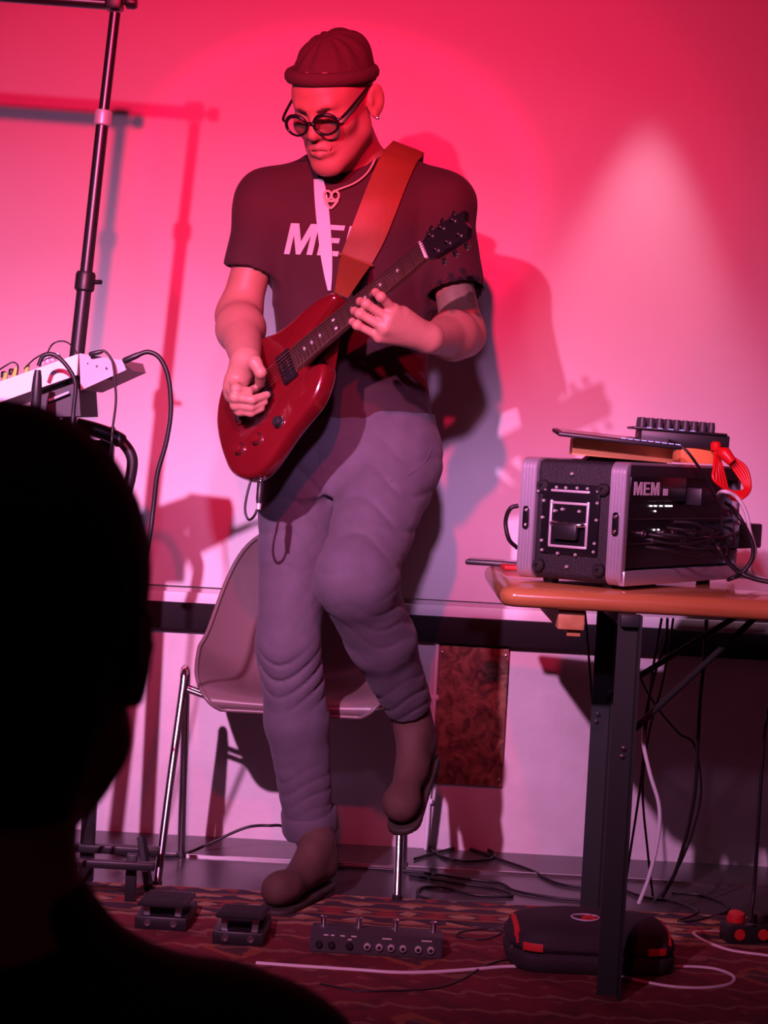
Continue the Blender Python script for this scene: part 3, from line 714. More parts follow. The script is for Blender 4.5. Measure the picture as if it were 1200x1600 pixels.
obj('upright', box(NB(), (PX-.45, 4.45, (ez-.03+RZ)/2), (.03, .03, ez-.03-RZ), bevel=.003), M['black'], es)
obj('shelf_bar', box(NB(), (PX-.32, 4.45, ez-.075), (.62, .03, .03), bevel=.003), M['black'], es)
obj('shelf_bar', box(NB(), (PX-.34, 4.10, ez-.075), (.62, .03, .03), bevel=.003), M['black'], es)
for dx in (-.42, -.02): obj('side_bar', box(NB(), (PX+dx-.06, 4.27, ez-.08), (.025, .40, .025), bevel=.003), M['black'], es)
# bracket with a crank
brk = obj('bracket', tube(NB(), crom([at(120, 664, 4.34), at(150, 672, 4.34), at(172, 680, 4.34), at(192, 692, 4.34), at(206, 715, 4.34), at(204, 745, 4.34), at(192, 790, 4.34)], 6), [.016]*18+[.012]*19, 10), M['black'], es, smooth=70)
# synth: a wedge, tilted
YN = 3.98
sy = thing('desktop_synth', 'white wedge-shaped desktop synthesizer tilted up on the stand', 'synthesizer', at(60, 610, YN))
fa, fb, fc, fd = at(-90, 628, YN), at(122, 553, YN), at(120, 586, YN), at(-90, 660, YN)
dep = Vector((.02, .16, .0))
bm = NB(); prism(bm, [(0, 0), (1, 0), (2, 0), (3, 0)], lambda i, j: (fa, fb, fc, fd)[int(i)], lambda i, j: (fa, fb, fc, fd)[int(i)]+dep); obj('white_panel', bm, M['synthwhite'], sy, smooth=0)
ga, gb, gc, gd = at(124, 552, YN+.01), at(192, 563, YN+.02), at(197, 578, YN+.02), at(126, 610, YN+.01)
bm = NB(); prism(bm, [(0, 0), (1, 0), (2, 0), (3, 0)], lambda i, j: (ga, gb, gc, gd)[int(i)], lambda i, j: (ga, gb, gc, gd)[int(i)]+dep); cheek = obj('side_cheek', bm, M['synthgrey'], sy, smooth=0)
for px, py in ((137, 568), (151, 572), (166, 575)): obj('screw', lathe(NB(), [(.002, 0), (.0015, .001)], at(px, py, YN+.012), (0, -1, 0), 8), M['black'], cheek)
obj('rubber_foot', cyl(NB(), at(169, 584, YN+.03), at(169, 593, YN+.03), .008), M['rubber'], sy)
ba, bb, bc, bd = at(62, 612, YN+.03), at(122, 590, YN+.03), at(126, 650, YN+.03), at(58, 652, YN+.03)
bm = NB(); prism(bm, [(0, 0), (1, 0), (2, 0), (3, 0)], lambda i, j: (ba, bb, bc, bd)[int(i)], lambda i, j: (ba, bb, bc, bd)[int(i)]+dep*.8); obj('underside', bm, M['black'], sy, smooth=0)
obj('foot_rail', tube(NB(), [at(76, 626, YN+.02), at(108, 613, YN+.02)], .003, 8), M['silver'], sy)
for i, px in enumerate((6, 18, 66, 74, 82, 90)):
    py = 593-.354*px; kq = at(px, py-1, YN+.03); obj('knob', lathe(NB(), [(.006, 0), (.0055, .010), (.004, .012)], kq, (0, -.2, 1), 10), M['black' if i < 2 else 'silver'], sy)
for i, (px, py, m) in enumerate(((6, 582, 'patchgreen'), (22, 574, 'patchyellow'), (40, 570, 'patchgreen'))):
    obj('patch_plug', cyl(NB(), at(px, py+16, YN+.02), at(px+4, py, YN+.02), .006, .004), M[m], sy, label='coloured patch plug')
cable('patch_lead', [at(-12, 585, YN+.02), at(8, 572, YN), at(20, 566, YN), at(28, 572, YN), at(26, 590, YN+.02)], .0016, M['cable'], 'thin dark patch lead on the white synthesizer')
cable('patch_lead', [at(38, 576, YN+.02), at(55, 560, YN), at(75, 551, YN), at(92, 556, YN), at(100, 565, YN+.03)], .0016, M['cable'], 'slim patch lead arching over the synthesizer knobs')
cable('patch_lead', [at(72, 556, YN+.04), at(82, 538, YN), at(98, 533, YN), at(112, 540, YN), at(122, 556, YN+.03)], .0016, M['cable'], 'highest patch lead arching beside the stand pole')
# microphone-type plug in front, with its cable arch
xl = thing('plug_lead', 'black cable with a thick upright plug in front of the synthesizer', 'cable', at(56, 640, 3.9))
obj('plug', lathe(NB(), [(.0065, 0), (.010, .012), (.0105, .060), (.0085, .085), (.006, .10)], at(54, 660, 3.9), at(60, 566, 3.9)-at(54, 660, 3.9), 14), M['black'], xl)
obj('wire', tube(NB(), crom([at(60, 572, 3.9), at(68, 556, 3.9), at(86, 555, 3.9), at(106, 574, 3.9), at(118, 600, 3.9), at(115, 640, 3.9), at(112, 690, 3.9), at(108, 800, 3.92), at(104, 1100, 3.95), fl(100, 1420, RZ+.005)], 7), .0042, 8), M['cable'], xl, smooth=80)
# cables dropping on the right of the synth
hp = thing('hanging_cable', 'thick black cable looping from the synthesizer down past the head', 'cable', at(195, 563, YN))
obj('plug', lathe(NB(), [(.004, 0), (.0065, .004), (.006, .030), (.0042, .040)], at(192, 565, YN), at(224, 551, YN)-at(192, 565, YN), 12), M['black'], hp)
obj('wire', tube(NB(), crom([at(p, q, y) for p, q, y in ((214, 555, YN), (232, 550, YN), (250, 560, YN), (263, 590, YN), (267, 640, YN), (260, 690, YN), (246, 740, YN), (240, 790, YN), (232, 850, YN), (212, 940, YN+.05), (160, 1080, 4.05), (90, 1250, 4.1))]+[fl(40, 1400, .014)], 7), .0046, 8), M['cable'], hp, smooth=80)
hp = thing('hanging_cable', 'thin black cable dropping from the grey synthesizer cheek', 'cable', at(145, 551, YN))
obj('plug', lathe(NB(), [(.003, 0), (.0048, .003), (.0045, .022), (.003, .028)], at(139, 554, YN), at(160, 549, YN)-at(139, 554, YN), 10), M['black'], hp)
obj('wire', tube(NB(), crom([at(p, q, YN) for p, q in ((155, 550), (164, 549), (176, 566), (180, 600), (181, 630), (176, 670), (174, 700))]+[at(170, 760, 4.08), at(150, 900, 4.10), at(90, 1150, 4.12), fl(70, 1400, RZ+.004)], 7), .0024, 8), M['cable'], hp, smooth=80)
# ================================================================== guitar frame
GO = at(390, 625, 4.15)
ga_ = Vector((.70, -.40, .62)).normalized(); gb_ = Vector((.10, -.45, -.87)); gb_ = (gb_-ga_*gb_.dot(ga_)).normalized()
gn_ = -(ga_.cross(gb_)).normalized()
GR = Matrix((ga_, -gb_, gn_)).transposed()
def G(u, v, w_): return GO+ga_*u+gb_*v+gn_*w_
def Gp(px, py, w_):
    d = ray(px, py); c = Vector((0, 0, CAMZ)); t = ((GO+gn_*w_)-c).dot(gn_)/d.dot(gn_); return c+d*t
# ================================================================== the musician
HC = at(522, 162, 4.25)
HR = Matrix.Rotation(R_(-25), 3, 'Z') @ Matrix.Rotation(R_(28), 3, 'X') @ Matrix.Rotation(R_(-1), 3, 'Y')
def head_prims(HC, HR, s=1., ears=True, face=True, earscale=1., earturn=34, earin=0.):
    def h(x, y, z): return HC+HR@Vector((x*s, y*s, z*s))
    def E(x, y, z, r, k=.02, op='u', rot=None): return ell(h(x, y, z), [q*s for q in r], HR if rot is None else HR@rot, k, op)
    def Cc(a, b, ra, rb=None, k=.015, op='u'): return cap(h(*a), h(*b), ra*s, None if rb is None else rb*s, k, op)
    P = [E(0, .015, .035, (.076, .096, .088)), E(0, -.028, -.028, (.061, .066, .092), .03), E(0, -.045, .035, (.058, .048, .05), .03)]
    for sx in (-1, 1):
        P += [Cc((sx*.050, -.005, -.055), (sx*.016, -.074, -.103), .023, .020, .03), E(sx*.042, -.060, -.022, (.024, .026, .022), .02)]
    P += [E(0, -.080, -.104, (.020, .017, .016), .02)]
    if face:
        P += [Cc((-.034, -.083, .024), (-.012, -.090, .020), .010, .010, .015), Cc((.034, -.083, .024), (.012, -.090, .020), .010, .010, .015)]
        for sx in (-1, 1): P += [E(sx*.032, -.097, .004, (.017, .012, .011), .012, 's'), E(sx*.031, -.078, .002, (.0135, .0125, .0115), .006)]
        P += [Cc((0, -.088, .016), (0, -.113, -.026), .0075, .0105, .012), E(0, -.113, -.031, (.0115, .0105, .009), .008)]
        for sx in (-1, 1): P += [E(sx*.0115, -.102, -.034, (.0075, .0095, .0075), .006)]
        P += [E(0, -.090, -.062, (.030, .016, .020), .015),
              Cc((-.024, -.090, -.0645), (0, -.104, -.0585), .0028, .0040, .008), Cc((.024, -.090, -.0645), (0, -.104, -.0585), .0028, .0040, .008),
              Cc((-.018, -.093, -.0715), (0, -.102, -.0735), .0040, .0052, .008), Cc((.018, -.093, -.0715), (0, -.102, -.0735), .0040, .0052, .008),
              Cc((-.026, -.0935, -.067), (0, -.109, -.0655), .0022, .0022, .003, 's'), Cc((.026, -.0935, -.067), (0, -.109, -.0655), .0022, .0022, .003, 's')]
        for sx in (-1, 1): P += [Cc((sx*.020, -.100, -.036), (sx*.033, -.090, -.064), .0018, .0022, .010, 's')]
    if ears:
        q = earscale
        for sx in (-1, 1):
            rr = Matrix.Rotation(R_(-sx*earturn), 3, 'Z') @ Matrix.Rotation(R_(-10), 3, 'X')
            P += [E(sx*(.086-earin), .020, -.002, (.0075*q, .021*q, .034*q), .008, 'u', rr), E(sx*(.0925-earin), .013, .002, (.0055, .012*q, .019*q), .005, 's', rr), E(sx*.080, .008, .000, (.006, .006, .010), .004), E(sx*(.083-earin), .014, -.029*q, (.006, .009, .010), .006)]
    return P
SL, SR = at(420, 318, 4.36), at(689, 322, 4.38)
EL, ER = at(373, 494, 4.34), at(722, 522, 4.27)
WL = Gp(384, 563, .070); WR = at(671, 529, 4.03)
neckb = at(556, 262, 4.39)
def finger(pts, r0, r1, k=.004):
    n = len(pts)-1
    return [cap(pts[i], pts[i+1], r0+(r1-r0)*i/n, r0+(r1-r0)*(i+1)/n, k) for i in range(n)]
# fretting hand in guitar coordinates
FR = dict(
    index=[(615, 484, .006), (595, 464, .050), (587, 457, .046), (582, 461, .021)],
    middle=[(608, 498, .012), (572, 475, .058), (563, 471, .051), (565, 478, .022)],
    ring=[(601, 513, .012), (562, 490, .056), (554, 486, .049), (556, 492, .022)],
    pinky=[(593, 526, .004), (558, 508, .046), (551, 503, .042), (552, 506, .021)])
bodyP = head_prims(HC, HR)
bodyP += [cap(HC+HR@Vector((0, .022, -.055)), neckb, .056, .066, .03), cap(HC+HR@Vector((0, -.03, -.09)), neckb+Vector((0, -.03, 0)), .03, .04, .03)]
def z_of(py, Y=4.38): return at(553, py, Y).z
TS = [(676, 552, .168, .112, 4.42), (600, 552, .160, .108, 4.41), (520, 550, .160, .105, 4.40), (440, 553, .166, .106, 4.385), (370, 553, .172, .106, 4.37), (320, 555, .160, .094, 4.36), (285, 556, .125, .078, 4.36), (258, 557, .08, .062, 4.37), (240, 557, .06, .05, 4.37)]
def torso(secs, grow, e=2.3, k=.03): return loft([(at(cx, py, Y).z, at(cx, py, Y).x, Y, a+grow, b+grow) for py, cx, a, b, Y in secs], k, 'u', e)
bodyP += [torso(TS, -.012)]
bodyP += [cap(neckb+Vector((-.03, 0, -.04)), SL, .045, .050, .03), cap(neckb+Vector((.03, 0, -.04)), SR, .045, .050, .03)]
for S, Eb, W_ in ((SL, EL, WL), (SR, ER, WR)):
    m1 = S.lerp(Eb, .45); f1 = Eb.lerp(W_, .30)
    bodyP += [cap(S, m1, .046, .043, .02), cap(m1, Eb, .041, .043, .02), cap(Eb, f1, .044, .046, .03), cap(f1, W_, .046, .030, .03)]
# fretting hand
for nm, pts in FR.items():
    q = [Gp(*p) for p in pts]; r0 = .0098 if nm != 'pinky' else .0085
    bodyP += [cap(WR.lerp(q[0], .08), q[0], .023, .0135, .014)]+finger(q, r0, .0070)+[ell(q[1], (.0102,)*3, None, .004)]
q = [WR, G(.385, .066, -.022), G(.366, .040, -.030), G(.356, .018, -.030), G(.350, .002, -.028)]
bodyP += [cap(q[0], q[1], .019, .015, .01)]+finger(q[1:], .013, .009)
# picking hand, over the strings
PK = dict(
    index=[(364, 592, .072), (369, 608, .088), (388, 612, .064), (401, 606, .034)],
    middle=[(360, 604, .070), (367, 621, .086), (394, 625, .060), (417, 617, .032)],
    ring=[(361, 615, .062), (368, 633, .074), (392, 636, .052), (413, 628, .030)],
    pinky=[(366, 622, .052), (374, 642, .060), (392, 645, .044), (408, 638, .030)])
for nm, pts in PK.items():
    q = [Gp(*p) for p in pts]; r0 = .0108 if nm != 'pinky' else .0092
    bodyP += [cap(WL.lerp(q[0], .1), q[0], .022, .0145, .012)]+finger(q, r0, .0078)+[ell(q[1], (.0112,)*3, None, .004)]
q = [WL.lerp(Gp(398, 566, .074), .35), Gp(398, 567, .078), Gp(407, 582, .070), Gp(406, 599, .042)]
bodyP += [cap(q[0], q[1], .020, .015, .012)]+finger(q[1:], .0135, .010)
# legs of the body (inside the jeans), feet inside the boots
HIPL, KNL, ANL = at(472, 715, 4.41), at(450, 1005, 4.37), at(482, 1285, 4.47)
HIPR, KNR, ANR = at(616, 715, 4.42), at(556, 905, 4.14), at(640, 1106, 4.40)
HEL, TOL = fl(497, 1398, RZ), fl(432, 1427, RZ)
HEL.z, TOL.z = RZ+.062, RZ+.048
HER, TOR = at(655, 1165, 4.44), at(625, 1262, 4.26)
bodyP += [loft([(at(552, 668, 4.42).z+.02, at(552, 668, 4.42).x, 4.42, .15, .10), (at(548, 740, 4.42).z, at(546, 740, 4.42).x, 4.42, .16, .11)], .03)]
for hp_, kn, an, he, to in ((HIPL, KNL, ANL, HEL, TOL), (HIPR, KNR, ANR, HER, TOR)):
    bodyP += [cap(hp_, kn, .070, .048, .03), cap(kn, an, .048, .034, .02), cap(an, he, .034, .030, .02), cap(he, to, .028, .022, .02)]
man = thing('person', 'musician in beanie, black printed t-shirt and jeans playing a red guitar on one leg', 'person', (ANL.x, ANL.y, RZ))
sdf_obj('body', bodyP, .0027, M['skin'], man)
# ---- t-shirt
def localcut(c, n, r):
    c, n = A(c), A(n); n /= np.linalg.norm(n)
    return Prim(lambda P: np.maximum(-((P-c)@n), np.linalg.norm(P-c, axis=1)-r), c, r, 1e-4, 's')
hemL, hemR = at(391, 422, 4.35), at(713, 455, 4.31)
SEL, SER = SL.lerp(EL, .70), SR.lerp(ER, .80)
shirtP = [cap(SL, SEL, .066, .056, .03), cap(SR, SER, .068, .063, .03),
          localcut(SL.lerp(EL, .60), EL-SL, .10), localcut(SR.lerp(ER, .70), ER-SR, .11),
          Prim(cap(SL.lerp(EL, .42), SL.lerp(EL, .75), .050, .052).f, SL.lerp(EL, .58), .14, .003, 's'), Prim(cap(SR.lerp(ER, .50), SR.lerp(ER, .85), .055, .058).f, SR.lerp(ER, .67), .15, .003, 's'),
          torso(TS[:-1], .006, 2.2), cap(at(520, 280, 4.37), SL, .060, .068, .04), cap(at(596, 276, 4.37), SR, .062, .068, .04)]
nc = HC+HR@Vector((0, .022, -.055)); nd = (neckb-nc).normalized()
shirtP += [cap(nc, neckb+nd*.03+Vector((0, -.02, .012)), .07, .064, .006, 's')]
def sines(P, seed, f, n=5, stretch=(1, 1, 1)):
    rg = np.random.RandomState(seed); out = np.zeros(len(P))
    for i in range(n):
        k = rg.randn(3); k = k/np.linalg.norm(k)*f*rg.uniform(.6, 1.5)*np.array(stretch); out += np.sin(P@k+rg.uniform(0, 6.28))
    return out/n
def shirt_post(P, d):
    return d+.0065*sines(P, 3, 26, 5, (1, 1, .7))*np.clip((1.62-P[:, 2])/.25, .15, 1)+.003*sines(P, 8, 60, 5)
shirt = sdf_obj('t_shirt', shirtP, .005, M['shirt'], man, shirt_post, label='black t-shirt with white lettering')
def on_shirt(px, py, off=.003, Y=4.24):
    p = at(px, py, Y); q = march(shirtP, [(p.x, p.y-.25, p.z)], (0, 1, 0), shirt_post)[0]; return Vector((q[0], q[1]-off, q[2]))
bm = letters('MEM')
xs = [v.co.x for v in bm.verts]; x0, x1 = min(xs), max(xs); y0, y1 = 0, 1
for k in range(1, 30): bmesh.ops.bisect_plane(bm, geom=bm.verts[:]+bm.edges[:]+bm.faces[:], plane_co=(x0+(x1-x0)*k/30, 0, 0), plane_no=(1, 0, 0))
for k in range(1, 9): bmesh.ops.bisect_plane(bm, geom=bm.verts[:]+bm.edges[:]+bm.faces[:], plane_co=(0, y0+(y1-y0)*k/9, 0), plane_no=(0, 1, 0))
P0 = []
for v in bm.verts:
    fx_, fy_ = (v.co.x-x0)/(x1-x0), (v.co.y-y0)/(y1-y0); p = at(442+fx_*150, 394-fy_*48+fx_*11, 4.26); P0.append((p.x, p.y-.25, p.z))
Q = march(shirtP, P0, (0, 1, 0), shirt_post)
for v, q in zip(bm.verts, Q): v.co = Vector((q[0], q[1]-.0022, q[2]))
t_print = obj('lettering', bm, M['print'], shirt, smooth=0)
# ---- jeans
jeansP = [loft([(at(553, py, 4.42).z, at(cx, py, 4.42).x, 4.42, a, b) for py, cx, a, b in ((640, 555, .172, .118), (680, 552, .180, .126), (730, 547, .184, .128), (775, 543, .165, .118))], .03, 'u', 2.4)]
midL = HIPL.lerp(KNL, .5); calL = KNL.lerp(ANL, .42); calR = KNR.lerp(ANR, .45)
jeansP += [cap(HIPL, midL, .094, .078, .03), cap(midL, KNL, .078, .066, .02), cap(KNL, calL, .066, .067, .02), cap(calL, ANL, .067, .053, .02),
           cap(HIPR, KNR, .100, .078, .035), cap(KNR, calR, .078, .070, .03), cap(calR, ANR, .070, .050, .02)]
dL = (ANL-calL).normalized(); dR = (ANR-calR).normalized()
jeansP += [localcut(ANL-dL*.012, dL, .10), localcut(ANR-dR*.008, dR, .09), cap(ANL-dL*.05, ANL+dL*.03, .043, .044, .002, 's'), cap(ANR-dR*.05, ANR+dR*.03, .041, .042, .002, 's')]
zk = KNL.z; aKR = A(KNR); zc = ANL.z
def jeans_post(P, d):
    z = P[:, 2]; ph = 2.6*np.sin(P[:, 0]*29+1.3)+1.8*np.sin(P[:, 1]*27+z*9)
    left = (P[:, 0] < A(midL)[0]+.12)
    rid = lambda f, o=0: (1-np.abs(np.sin(z*f+ph+o)))**2.5*1.6-.5
    wk = np.exp(-((z-(zk-.07))/.055)**2)*left; wt = np.exp(-((z-(zk+.30))/.16)**2); wa = np.exp(-((z-(zc+.08))/.05)**2)*left
    dk = np.linalg.norm(P-(aKR+np.array([.03, .10, -.03])), axis=1); wr = np.exp(-(dk/.10)**2)
    wa2 = np.exp(-(np.linalg.norm(P-A(ANR-dR*.07), axis=1)/.06)**2)
    return d+.0055*rid(88)*wk+.0028*((1-np.abs(np.sin(z*44+P[:, 0]*16+.8*np.sin(P[:, 0]*40))))**2.5*1.6-.5)*wt+.002*rid(95)*wa+.0055*rid(78, .7)*wr+.005*rid(85, .2)*wa2+.0022*sines(P, 5, 30)+.0010*sines(P, 6, 90)
jeans = sdf_obj('jeans', jeansP, .0048, M['jeans'], man, jeans_post)
bm = NB(); lathe(bm, [(.048, -.026), (.058, -.029), (.0605, -.024), (.0615, .018), (.059, .024), (.054, .022), (.048, .016)], ANL-dL*.004, -dL, 28)
for v in bm.verts:
    a = math.atan2(v.co.y-ANL.y, v.co.x-ANL.x); v.co += Vector((math.cos(a), math.sin(a), .5))*(.003*math.sin(3*a+1)+.002*math.sin(5*a))
obj('turned_cuff', bm, M['jeans'], jeans, smooth=60)
# jeans pocket seam
def on_jeans(px, py, off=.002, Y=4.25):
    p = at(px, py, Y); q = march(jeansP, [(p.x, p.y-.2, p.z)], (0, 1, 0), jeans_post)[0]; return Vector((q[0], q[1]-off, q[2]))
obj('seam', tube(NB(), crom([on_jeans(*p, off=.0005) for p in ((676, 700), (665, 722), (640, 742), (610, 752))], 4), .0014, 6), M['jeans'], jeans)
obj('seam', tube(NB(), crom([on_jeans(*p, off=.0005) for p in ((498, 690), (499, 720), (502, 745), (508, 770))], 4), .0014, 6), M['jeans'], jeans)
# ---- boots
def boot(an, he, to, up, flat):
    """suede boot: shaft, foot, then sole"""
    d = (to-he).normalized(); up = (up-d*up.dot(d)).normalized()
    P = [cap(an+up*.02, he+up*.02, .043, .041, .02), cap(he, to, .036, .029, .02), ell(to-d*.018, (.034, .036, .024), None, .035), cap(he+up*.055+d*.015, he+d*.10, .036, .029, .02)]
    lo = float(A(he)@A(up))-.036
    P += [Prim(lambda Q: -(Q@A(up))+lo, A(he), 99, 1e-4, 'i')]
    uA = A(up)
    def slab(p, q, r, z0, z1):
        p, q = A(p), A(q); ab = q-p; L2 = ab@ab
        def f(Q):
            w_ = Q-p; w_ = w_-np.outer(w_@uA, uA); t = np.clip((w_@ab)/L2, 0, 1); dd = np.linalg.norm(w_-t[:, None]*ab, axis=1)-r
            zz = Q@uA; return np.maximum(dd, np.maximum(zz-z1, z0-zz))
        return Prim(f, (p+q)/2, math.sqrt(L2)/2+r+.05, .003)
    S = [slab(he+d*.004, to-d*.002, .037, lo-.012, lo+.002)]
    Hh = [slab(he+d*.002, he+d*.032, .036, lo-.026, lo-.011)]
    return P, S, Hh
def wr_post(P, d): return d+.002*sines(P, 11, 70)+.0012*sines(P, 12, 140)
for an, he, to, up in ((ANL, HEL, TOL, Vector((0, 0, 1))), (ANR, HER, TOR, (ANR-HER)+(KNR-ANR)*.3)):
    P, S, Hh = boot(an, he, to, up, 0)
    b = sdf_obj('boot', P, .004, M['boot'], man, wr_post, label='brown suede ankle boot')
    ax2 = (to-he).normalized(); sd = ax2.cross(up).normalized()
    pr_ = P
    for s_ in (-1, 1):          # elastic gusset on each side of the shaft
        rows_ = []
        for k in range(7):
            c_ = an.lerp(he+(an-he).normalized()*.03, k/6*.9); rows_.append([Vector(march(pr_, [A(c_+sd*s_*.12+ax2*o_*(1-k/9))], A(-sd*s_), wr_post)[0])+sd*s_*.0015 for o_ in (-.018, -.009, 0, .009, .018)])
        obj('elastic_gusset', gridmesh(NB(), rows_, .002), M['knit'], b, smooth=60)
    sdf_obj('sole', S, .004, M['sole'], b); sdf_obj('heel', Hh, .004, M['sole'], b)
# ---- beanie
def hh(x, y, z): return HC+HR@Vector((x, y, z))
tilt = Matrix.Rotation(R_(-10), 3, 'X') @ Matrix.Rotation(R_(5), 3, 'Y')
hu = HR@tilt@Vector((0, 0, 1)); hz = float(A(hh(0, 0, .044))@A(hu))
def knit_post(P, d):
    q = (P-A(HC))@np.array(HR); ang = np.arctan2(q[:, 0], q[:, 1]-.01)
    return d+.0022*np.sin(ang*11+q[:, 2]*30)*np.clip((q[:, 2]-.06)/.05, 0, 1)+.004*sines(q, 9, 55)*np.clip((q[:, 2]-.07)/.05, 0, 1)
sdf_obj('beanie', [ell(hh(0, .018, .040), (.083, .103, .094), HR, .01), ell(hh(.004, .050, .090), (.055, .058, .042), HR, .04), Prim(lambda P: hz-(P@A(hu)), A(HC), 99, 1e-4, 'i')], .004, M['knit'], man, knit_post, label='dark knitted beanie')
bm = NB(); n = 40; ringp = []
for k in range(n):
    a = 2*math.pi*k/n; lp = tilt@Vector((.082*math.cos(a), .102*math.sin(a), 0)); ringp.append(hh(lp.x, lp.y+.012, lp.z+.050))
tube(bm, ringp, .0120, 10, closed=True)
up_ = HR@tilt@Vector((0, 0, 1))
for v in bm.verts:
    pass
bmesh.ops.transform(bm, matrix=Matrix.Translation(HC) @ (HR@tilt).to_4x4() @ Matrix.Diagonal((1, 1, 1.2, 1)) @ (HR@tilt).inverted().to_4x4() @ Matrix.Translation(-HC), verts=bm.verts)
obj('beanie_cuff', bm, M['knit'], man, smooth=80)
# ---- glasses, eyebrows, earring
gl = obj('spectacles', tube(NB(), [hh(-.010, -.120, -.004), hh(-.004, -.121, .000), hh(.004, -.121, .000), hh(.010, -.120, -.004)], .0024, 8), M['glassframe'], man, smooth=70, label='black round spectacles')
for sx in (-1, 1):
    loop = [hh(sx*.0335+.0255*math.cos(a), -.117+.008*max(0, sx*math.cos(a)), -.008+.0205*math.sin(a)+.0015*abs(math.sin(a))) for a in [2*math.pi*k/28 for k in range(28)]]
    obj('rim', tube(NB(), loop, [.0035+.0010*math.sin(2*math.pi*k/28) for k in range(28)], 8, closed=True), M['glassframe'], gl, smooth=80)
    bm = NB(); c = [bm.verts.new(p) for p in loop]; bm.faces.new(c); r = bmesh.ops.extrude_face_region(bm, geom=bm.faces[:])
    for v in [g for g in r['geom'] if isinstance(g, bmesh.types.BMVert)]: v.co += HR@Vector((0, .0012, 0))
    obj('lens', bm, M['lens'], gl, smooth=0)
    obj('temple', tube(NB(), crom([hh(sx*.0590, -.109, .000), hh(sx*.070, -.095, .006), hh(sx*.079, -.02, .024), hh(sx*.0815, .012, .030), hh(sx*.082, .028, .018)], 5), .0031, 8), M['glassframe'], gl, smooth=80)
    obj('eyebrow', tube(NB(), [hh(sx*.012, -.1015, .016), hh(sx*.026, -.0975, .020), hh(sx*.040, -.087, .020), hh(sx*.050, -.074, .014)], [.0022, .0034, .0030, .0014], 8), M['brow'], man, smooth=80)
obj('earring', lathe(NB(), [(.001, -.0042), (.0032, -.003), (.0042, 0), (.0032, .003), (.001, .0042)], hh(.0895, .007, -.036), (1, -.5, 0), 12), M['chrome'], man)
# ---- necklace
def on_front(px, py, off, Y=4.24):
    p = at(px, py, Y); pr = bodyP+shirtP
    q = march(pr, [(p.x, p.y-.25, p.z)], (0, 1, 0))[0]; return Vector((q[0], q[1]-off, q[2]))
nk = [on_front(*p, .004) for p in ((584, 205), (588, 222), (586, 244), (574, 266), (555, 283), (534, 292), (520, 297))]
nl = obj('necklace', tube(NB(), crom(nk, 5), .0021, 8), M['bone'], man, smooth=80, label='thin cord necklace with a carved pendant')
pc = on_front(518, 304, .006)
bm = NB()
for dx in (-.0085, .0075):
    lp = [pc+Vector((dx+.0075*math.cos(a), -.001, .000+.009*math.sin(a))) for a in [2*math.pi*k/16 for k in range(16)]]; tube(bm, lp, .0026, 8, closed=True)
lp = [pc+Vector(q) for q in ((-.014, 0, -.008), (-.008, 0, -.020), (-.001, 0, -.026), (.006, 0, -.020), (.013, 0, -.008), (0, 0, -.012))]; tube(bm, crom(lp+[lp[0]], 4)[:-1], .0030, 8, closed=True)
obj('pendant', bm, M['bone'], nl, smooth=70)
# ================================================================== guitar
gt = thing('electric_guitar', 'deep red double-cutaway electric guitar held by the musician', 'guitar', GO, GR)
def gl3(u, v, w_): return Vector((u, -v, w_))
out = [(-.104, .02), (-.105, .075), (-.099, .113), (-.078, .146), (-.046, .164), (-.010, .162), (.024, .149), (.060, .134), (.102, .122), (.142, .110), (.174, .084), (.192, .056), (.184, .042), (.166, .034), (.152, .027),
       (.152, -.027), (.175, -.036), (.212, -.048), (.248, -.058), (.269, -.068), (.266, -.083), (.243, -.094), (.200, -.100), (.154, -.098), (.113, -.101), (.080, -.114), (.048, -.123), (.010, -.120), (-.032, -.102), (-.070, -.070), (-.095, -.025)]
op = [Vector((u, v, 0)) for u, v in out]; Nn = len(op); sp = []
for i in range(Nn):
    p0_, p1_, p2_, p3_ = op[i-1], op[i], op[(i+1) % Nn], op[(i+2) % Nn]
    for k in range(4):
        t = k/4; sp.append(.5*((2*p1_)+(p2_-p0_)*t+(2*p0_-5*p1_+4*p2_-p3_)*t*t+(3*p1_-p0_-3*p2_+p3_)*t**3))
def inset(pts, d):
    o_ = []; n = len(pts)
    for i in range(n):
        t = (pts[(i+1) % n]-pts[i-1]).normalized(); o_.append(pts[i]+Vector((-t.y, t.x, 0))*d)
    return o_
ar = sum(sp[i].x*sp[(i+1) % len(sp)].y-sp[(i+1) % len(sp)].x*sp[i].y for i in range(len(sp))); sg = 1 if ar > 0 else -1
bm = NB(); rings = []
for w_, d in ((0, .010), (-.0015, .006), (-.005, .002), (-.010, 0), (-.034, 0), (-.039, .002), (-.0425, .006), (-.044, .011)):
    rings.append([bm.verts.new(gl3(p.x, p.y, w_)) for p in inset(sp, sg*d)])
for a, b in zip(rings, rings[1:]):
    for k in range(len(a)): bm.faces.new((a[k], a[(k+1) % len(a)], b[(k+1) % len(a)], b[k]))
bm.faces.new(rings[0][::-1]); bm.faces.new(rings[-1])
obj('guitar_body', bm, M['guitar'], gt, local=True, smooth=50)
NUT = .49
def hwid(u): return .0275-(u-.14)/(NUT-.14)*.0065
bm = NB(); secs = []
for u, dep_ in ((.13, .030), (.17, .024), (.20, .018), (.30, .0165), (NUT, .0155), (NUT+.012, .016)):
    h_ = hwid(u); secs.append([bm.verts.new(gl3(u, h_*math.cos(a)*1.0, .005-dep_*math.sin(a))) for a in [math.pi*k/10 for k in range(11)]])
for a, b in zip(secs, secs[1:]):
    for k in range(10): bm.faces.new((a[k], a[k+1], b[k+1], b[k]))
    bm.faces.new((a[0], b[0], b[-1], a[-1]))
bm.faces.new(secs[0]); bm.faces.new(secs[-1][::-1])
obj('neck', bm, M['maple'], gt, local=True, smooth=60)
